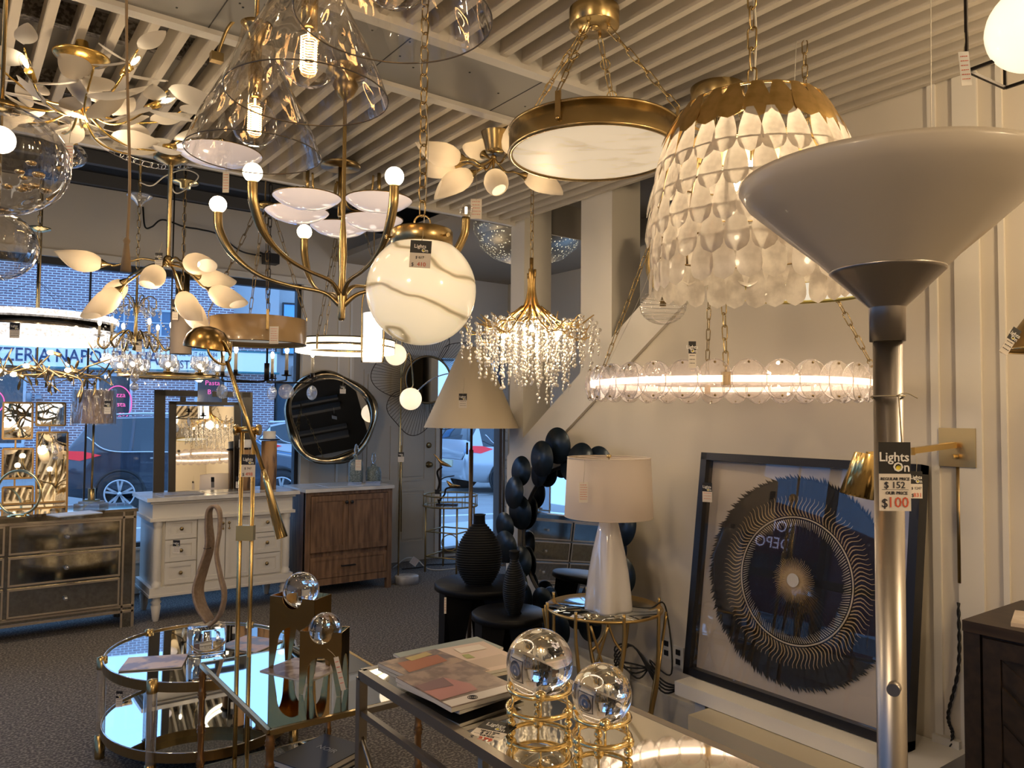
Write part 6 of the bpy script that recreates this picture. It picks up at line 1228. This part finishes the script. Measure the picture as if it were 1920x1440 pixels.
def magazine(px, py, z, w, h, rz, l, m1, th=.006, cat='magazine', pic=None):
    p = atz(px, py, z) if not isinstance(px, V) else px; t = thing('magazine' if cat == 'magazine' else 'catalogue', l, cat, (p.x, p.y, z), rz); MB().bb((-w / 2, -h / 2, 0), (w / 2, h / 2, th * .85)).obj('pages', mat('paper', (.6, .57, .52), .6), t)
    MB().bb((-w / 2, -h / 2, th * .85), (w / 2, h / 2, th)).obj('cover', m1, t)
    for i, (nm, pts, mm) in enumerate(pic or []):
        q = MB(); q.poly([(x * w, y * h, th + .0004 + .0004 * i) for x, y in pts]); q.obj(nm, mm, t)
    return t
C = lambda n, c: mat(n, c, .35)
rz0 = VR + .42
p0 = atz(855, 1262, tz)
magazine(812, 1256, tz, .20, .25, .10, 'open interior magazine with autumn leaves at the left of the pile', mat('cover_grey', (.16, .13, .12), .35, noise=(20, (.36, .27, .20), .45, .6)), .010, pic=[('photo_fruit', [(-.4, .0), (.3, .05), (.35, .3), (-.3, .35)], C('pic_orange', (.34, .13, .06))), ('photo_leaf', [(-.1, .3), (.3, .34), (.3, .46), (-.1, .44)], C('pic_yellow', (.45, .36, .14)))])
magazine(892, 1238, tz, .20, .25, -.06, 'pale catalogue with a sofa on the cover under the other magazines', C('cover_pale', (.62, .50, .42)), .009, pic=[('photo_floor', [(-.45, -.4), (.4, -.4), (.4, -.05), (-.45, -.1)], C('pic_sand', (.50, .40, .32))), ('photo_plant', [(-.15, .0), (-.02, -.02), (-.02, .14), (-.13, .15)], C('pic_green', (.33, .36, .12))), ('photo_sofa', [(-.1, .2), (.35, .2), (.35, .4), (-.1, .4)], C('pic_cream', (.72, .66, .58)))])
magazine(V((0, 0, 0)) + atz(858, 1284, tz + .026), 0, tz + .020, .21, .26, .03, 'top magazine with a pink armchair and a round logo on the cover', mat('cover_taupe', (.20, .15, .13), .35, noise=(26, (.33, .25, .21), .45, .6)), .012, pic=[('photo_strip', [(-.49, -.49), (.49, -.49), (.49, -.34), (-.49, -.34)], C('pic_white', (.70, .66, .63))), ('photo_armchair', [(-.49, -.30), (.05, -.28), (.10, -.10), (-.05, .20), (-.49, .15)], C('pic_pink', (.42, .20, .19))), ('photo_shadow', [(-.49, -.02), (-.1, -.06), (-.05, .20), (-.49, .15)], C('pic_plum', (.20, .12, .13)))])
magazine(V((0, 0, 0)) + atz(862, 1290, tz + .014), 0, tz + .0105, .21, .255, .12, 'magazine directly under the pink armchair one, slightly turned', C('cover_dusk', (.34, .30, .28)), .009)
tm = bpy.data.objects['magazine.001'] if 'magazine.001' in bpy.data.objects else None
for o in list(bpy.data.objects):
    if o.get('label') == 'top magazine with a pink armchair and a round logo on the cover':
        for r_ in (.012, .008, .004): MB().ring((-.03, -.108, .0128), r_, .0009, 20, 4).obj('logo_ring', inkk, o)
magazine(842, 1224, tz, .30, .14, .02, 'teal grey catalogue at the far end of the mirrored table', C('cover_teal', (.28, .33, .32)), .007)
# ---- square bamboo table
sx0, sx1, sy0, sy1, sz = .90, 1.47, 2.56, 3.40, .60; bam = mat('bamboo_brass', (.36, .20, .09), .3, .9); t = thing('bamboo_table', 'two tier mirrored table with brass bamboo legs in the middle', 'table', (sx0, sy0, 0), 0); w = sx1 - sx0; Ln = sy1 - sy0
mt2 = mat('blue_mirror', (.80, .82, .80), .02, 1)
for z, nm in ((sz, 'top_tier'), (.17, 'lower_tier')):
    m = MB(); [m.bar((a[0], a[1], z - .008), (b[0], b[1], z - .008), .016, .018) for (a, b) in (((0, 0), (w, 0)), ((0, Ln), (w, Ln)), ((0, 0), (0, Ln)), ((w, 0), (w, Ln)))]; o = m.obj(nm, brass, t); MB().bb((.006, .006, z - .004), (w - .006, Ln - .006, z + .001)).obj('mirror_glass', mt2, o)
for x in (.004, w - .004):
    for y in (.004, Ln - .004):
        pr = [(.013, 0)]; 
        for zz in (.12, .19, .33, .47, .55): pr += [(.013, zz - .02), (.017, zz - .012), (.014, zz - .006), (.019, zz), (.014, zz + .006), (.017, zz + .012), (.013, zz + .02)]
        MB().lathe(pr + [(.013, sz - .015)], 14, (x, y, 0)).obj('leg', bam, t)
# book on lower tier
p = atz(600, 1425, .17); bk_ = thing('black_book', 'black hardback book titled NOIR on the lower tier of the bamboo table', 'book', (p.x, p.y, .171), VR - .55); MB().bb((-.12, -.15, 0), (.12, .15, .028)).obj('pages', mat('paper', (.6, .57, .52), .6), bk_); m = MB(); m.bb((-.125, -.155, .026), (.125, .155, .03)); m.bb((-.125, -.155, 0), (.125, .155, .003)); m.bb((-.127, -.155, 0), (-.123, .155, .03)); m.obj('cover', mat('navy_cover', (.02, .022, .03), .4), bk_)
text('lettering', 'NOIR', .045, C('cover_ink', (.35, .36, .40)), bk_, T(0, .04, .0308) @ Matrix.Rotation(-pi / 2, 4, 'X'))
# ---- arch sculptures with balls
ab = mat('arch_brass', (.42, .27, .10), .18, 1)
def arch(px, d, wpx, htop, label, ball_px, ball_py, ball_r, lb, rz, dpx):
    k = d / F; p = at(px, 780, d); p.z = sz + .002; t = thing('arch_sculpture', label, 'sculpture', p, rz); H = htop; W = wpx * k / 2
    W2 = W * .55
    for yy in (-W2, W2):
        rn = sqrt(max(0, (ball_r * k) ** 2 - W2 ** 2)) + .003; nt_ = [(-rn * cos(pi * i / 12), H - rn * sin(pi * i / 12)) for i in range(13)]; pts = [(-W, 0), (-W, H)] + nt_ + [(W, H), (W, 0), (W * .82, 0)]; n = 16; ah = H * .60
        for i in range(n + 1): a = pi * i / n; pts.append((W * .62 * cos(a) + (0), H * .36 + (ah - H * .36) * sin(a)))
        pts.append((-W * .82, 0)); MB().prism(pts, .003, T(0, yy, 0)).obj('arch_plate', ab, t)
    for xx in (-W, W):
        pts = [(-W2, 0), (-W2, H), (W2, H), (W2, 0), (W2 * .84, 0)]
        for i in range(17): a = pi * i / 16; pts.append((W2 * .66 * cos(a), H * .36 + (H * .26) * sin(a)))
        pts.append((-W2 * .84, 0)); MB().prism(pts, .003, T(xx, 0, 0) @ Matrix.Rotation(pi / 2, 4, 'Z')).obj('arch_plate', ab, t)
    r = ball_r * k; zc = at(px, ball_py, d).z; o = MB().ball((0, 0, 0), r, 48, 32).obj('glass_ball', solid, None, (p.x, p.y, zc)); tag(o, lb, 'glass ball'); return t
def hz(px, py, d): return at(px, py, d).z - sz
arch(571, 3.22, 96, hz(571, 1116, 3.22), 'taller brass arch tower holding a glass ball, on the bamboo table', 571, 1106, 33, 'glass ball on the taller brass arch tower', VR - .35, 0)
arch(617, 2.95, 78, hz(617, 1180, 2.95), 'shorter brass arch tower holding a glass ball, nearer the camera', 617, 1179, 30, 'glass ball on the shorter brass arch tower', VR - .12, 0)
price_tag('slanting price tag hanging inside the shorter brass arch tower', 630, 1232, 2.82, 9, 62, head=False, tilt=radians(-14), hang=(618, 1214))
magazine(565, 1256, sz + .001, .26, .20, VR - .5, 'marbled catalogue under the brass arch towers', mat('marbled_brown', (.22, .15, .12), .35, noise=(14, (.5, .42, .38), .47, .56)), .004, 'catalogue')
# ---- oval two tier table
oc = V((1.08, 4.06, 0)); t = thing('oval_table', 'oval two tier mirrored coffee table with brass edges and clear posts', 'coffee table', oc, 0); ra, rb_ = .445, .515
SC = Matrix.Diagonal((ra, rb_, 1))
for z, nm in ((.46, 'upper_tier'), (.155, 'lower_tier')):
    m = MB(); m.lathe([(1.0, z - .036), (1.0, z + .006), (.985, z + .006), (.985, z - .036), (1.0, z - .036)], 72, R=SC); m.flat(); o = m.obj(nm, brassd, t); MB().lathe([(0, z), (.986, z)], 72, R=SC).obj('mirror_glass', mt2, o); m = MB().tube([(ra * .995 * cos(a), rb_ * .995 * sin(a), z + .007) for a in [2 * pi * i / 72 for i in range(72)]], .003, 5, closed=True).obj('bright_edge', chrome, o)
for a in (-134, 168, 110, 40, -35):
    a = radians(a); x, y = (ra - .0) * cos(a), (rb_ - .0) * sin(a); MB().lathe([(.021, .11), (.021, .42)], 20, (x, y, 0)).obj('clear_post', crystal, t); MB().lathe([(.024, .42), (.024, .475), (0, .48)], 16, (x, y, 0)).obj('post_cap', brass, t); MB().lathe([(.022, .0), (.024, .11), (.0, .11)], 16, (x, y, 0)).obj('post_foot', brass, t)
pv = lambda px, py, dd: atz(px, py, .46)
magazine(290, 1243, .462, .27, .20, VR + .25, 'pastel catalogue on the left of the oval table', mat('pastel', (.30, .27, .36), .35, noise=(9, (.66, .52, .44), .46, .55)), .005, 'catalogue')
magazine(470, 1208, .462, .24, .22, VR - .35, 'blue and brown catalogue right of the ribbon sculpture', mat('bluebrown', (.22, .26, .36), .35, noise=(11, (.50, .36, .30), .46, .55)), .005, 'catalogue')
price_tag('price tag hanging under the left end of the oval table', 224, 1296, 3.5, 12, 28)
# ---- ribbon sculpture on clear drum
p = atz(387, 1222, .462); k = dep(p) / F; t = thing('ribbon_sculpture', 'tall beige looped ribbon sculpture on a round clear crystal drum', 'sculpture', (p.x, p.y, .462), VR)
MB().lathe([(0, 0), (33 * k, 0), (34 * k, .004), (34 * k, 46 * k), (33 * k, 48 * k), (0, 48 * k)], 48).obj('crystal_base', solid, t)
def q(px, py, y=0): return V(((px - 387) * k, y, (1222 - py) * k))
loop = [(392, 1166, 0), (372, 1140, .02), (364, 1110, .03), (372, 1075, .03), (385, 1030, .02), (384, 990, .01), (386, 962, 0), (397, 953, -.01), (408, 965, -.02), (409, 1000, -.02), (404, 1040, -.02), (412, 1080, -.02), (419, 1115, -.01), (412, 1150, 0), (396, 1172, 0)]
P = spline([q(*a) for a in loop], 6); m = MB(); N = len(P); L_ = []
for i, p_ in enumerate(P):
    f = i / (N - 1); tn = (P[min(i + 1, N - 1)] - P[max(i - 1, 0)]).normalized(); wdt = .020 + .026 * abs(cos(pi * f)) ** 1.5; dirw = V((.25 * sin(2 * pi * f), 1, 0)).normalized(); nr = tn.cross(dirw).normalized(); th = .007
    L_.append([m._p(p_ + dirw * wdt + nr * th), m._p(p_ + dirw * wdt - nr * th), m._p(p_ - dirw * wdt - nr * th), m._p(p_ - dirw * wdt + nr * th)])
for i in range(N - 1):
    for j in range(4): m.face((L_[i][j], L_[i][(j + 1) % 4], L_[i + 1][(j + 1) % 4], L_[i + 1][j]), j % 2 == 0)
m.face(L_[0][::-1], False); m.face(L_[-1], False)
m.obj('ribbon', mat('sandstone', (.36, .27, .20), .6, noise=(60, (.30, .22, .16), .4, .6)), t); MB().ring(q(384, 1032), .018, .0015, 16, 4).obj('string', wirek, t)
# ---- pharmacy floor lamp
d = 3.36; k = d / F; b = at_floor(466, d); t = thing('pharmacy_floor_lamp', 'brass pharmacy floor lamp with dome shade and long counterweighted arm', 'floor lamp', b, VR); ax0 = lambda px, py: V(((px - 466) * k, 0, at(px, py, d).z))
sb = mat('satin_gold_brass', (.66, .47, .20), .27, 1); zt = at(466, 806, d).z
for x in (-11, 11): MB().tube([(x * k, 0, .02), (x * k, 0, zt)], .0095, 14).obj('pole', sb, t)
MB().lathe([(0, .025), (.13, .022), (.135, .015), (.135, 0), (0, 0)], 36).obj('base', sb, t)
m = MB(); m.bb((-16 * k, -.016, at(466, 1013, d).z), (16 * k, .016, at(466, 985, d).z)); m.obj('clamp', mat('clamp_gold', (.75, .55, .22), .38, 1), t)
m = MB(); m.tube([ax0(447, 806), ax0(486, 806)], .014, 14); [m.tube([ax0(x0_, 806), ax0(x0_ + 6, 806)], .024, 16) for x0_ in (441, 483)]; m.obj('pivot', sb, t)
m = MB(); A = ax0(428, 678) + V((0, -.03, 0)); B = ax0(500, 880) + V((0, -.03, 0)); Cq = ax0(537, 1006) + V((0, -.03, 0)); m.tube([A, B], .009, 12); m.obj('arm', sb, t); MB().tube([B, B.lerp(Cq, .2), Cq, Cq + (Cq - B) * .004], [.010, .014, .026, .024], 20).obj('counterweight', gold, t)
D0 = ax0(388, 655) + V((0, -.02, 0)); Rt = Matrix.Rotation(.12, 3, 'Y'); rr = .098; dk_ = mat('dome_brass', (.42, .27, .10), .24, 1); m = MB(); m.lathe([(rr, 0), (rr * .99, rr * .22), (rr * .88, rr * .55), (rr * .66, rr * .82), (rr * .35, rr * .97), (0, rr * 1.03)], 40, D0, Rt); m.lathe([(rr, 0), (rr * .95, 0), (rr * .8, rr * .5), (0, rr * .9)], 40, D0, Rt); m.obj('dome_shade', dk_, t)
for s_ in (-1, 1): MB().bez([ax0(402, 640) + V((0, -.02 + s_ * .07, 0)), ax0(405, 665) + V((0, -.02 + s_ * .075, 0)), ax0(415, 682) + V((0, -.03 + s_ * .02, 0)), ax0(428, 682) + V((0, -.03, 0)), ax0(434, 668) + V((0, -.03, 0)), ax0(426, 640) + V((0, -.02 + s_ * .05, 0))], .0055, 6, 8).obj('yoke', sb, t)
MB().tube([ax0(405, 640), ax0(430, 648)], .012, 10).obj('socket', sb, t)
price_tag('price tag hanging on the pole of the brass pharmacy lamp, marked 747', 466, 852, d - .06, 26, 42, '747', '498', hang=(466, 838))
# ================================================================= LIGHT
sc.view_settings.view_transform = 'Standard'; sc.view_settings.look = 'None'; sc.view_settings.gamma = 1; sc.view_settings.use_curve_mapping = False
sc.view_settings.exposure = 0.27
cy = sc.cycles; cy.max_bounces = 8; cy.diffuse_bounces = 3; cy.glossy_bounces = 5; cy.transmission_bounces = 8; cy.transparent_max_bounces = 28
cy.sample_clamp_indirect = 5; cy.caustics_reflective = False; cy.caustics_refractive = False; cy.use_denoising = True; cy.use_adaptive_sampling = True; cy.adaptive_threshold = .05
try: cy.denoiser = 'OPENIMAGEDENOISE'
except Exception: pass
gm_ = mat('fill_globe', (1, .9, .8), .4, emit=(1, .74, .45), es=95)  # added fill lights: unseen globes hung outside the frame to brighten the room
for p, s_, l in (((-1.2, .2, 2.5), .95, 'added white fill globe behind the camera on the left'), ((1.6, -1.3, 2.5), .95, 'added white fill globe behind the camera near the back wall'), ((2.3, .1, 2.62), .75, 'added white fill globe behind the camera above the dark cabinet'), ((-.9, 3.2, 2.6), .72, 'added white fill globe outside the frame on the left')):
    t = thing('globe_light', l, 'pendant light', p, 0); MB().ball((0, 0, 0), .125 * s_, 24, 16).obj('globe', gm_, t); MB().lathe([(0, .14 * s_), (.05, .135 * s_), (.055, .105 * s_)], 20).obj('cap', brass, t); MB().tube([(0, 0, .13 * s_), (0, 0, 3.0 - p[2])], .006, 8).obj('rod', brass, t)
def own(name, dz, e, r=.05): o = [x for x in bpy.data.objects if x.name == name][0]; light('lamp_light', o.location + V((0, 0, dz)), e, r)
own('waterfall_chandelier', -.03, 15); own('crystal_ring_chandelier', -.14, 16); own('crystal_ceiling_light', -.45, 9); own('leaf_chandelier', -.12, 4); own('tulip_chandelier', -.25, 8); own('halo_chandelier', -.1, 8)
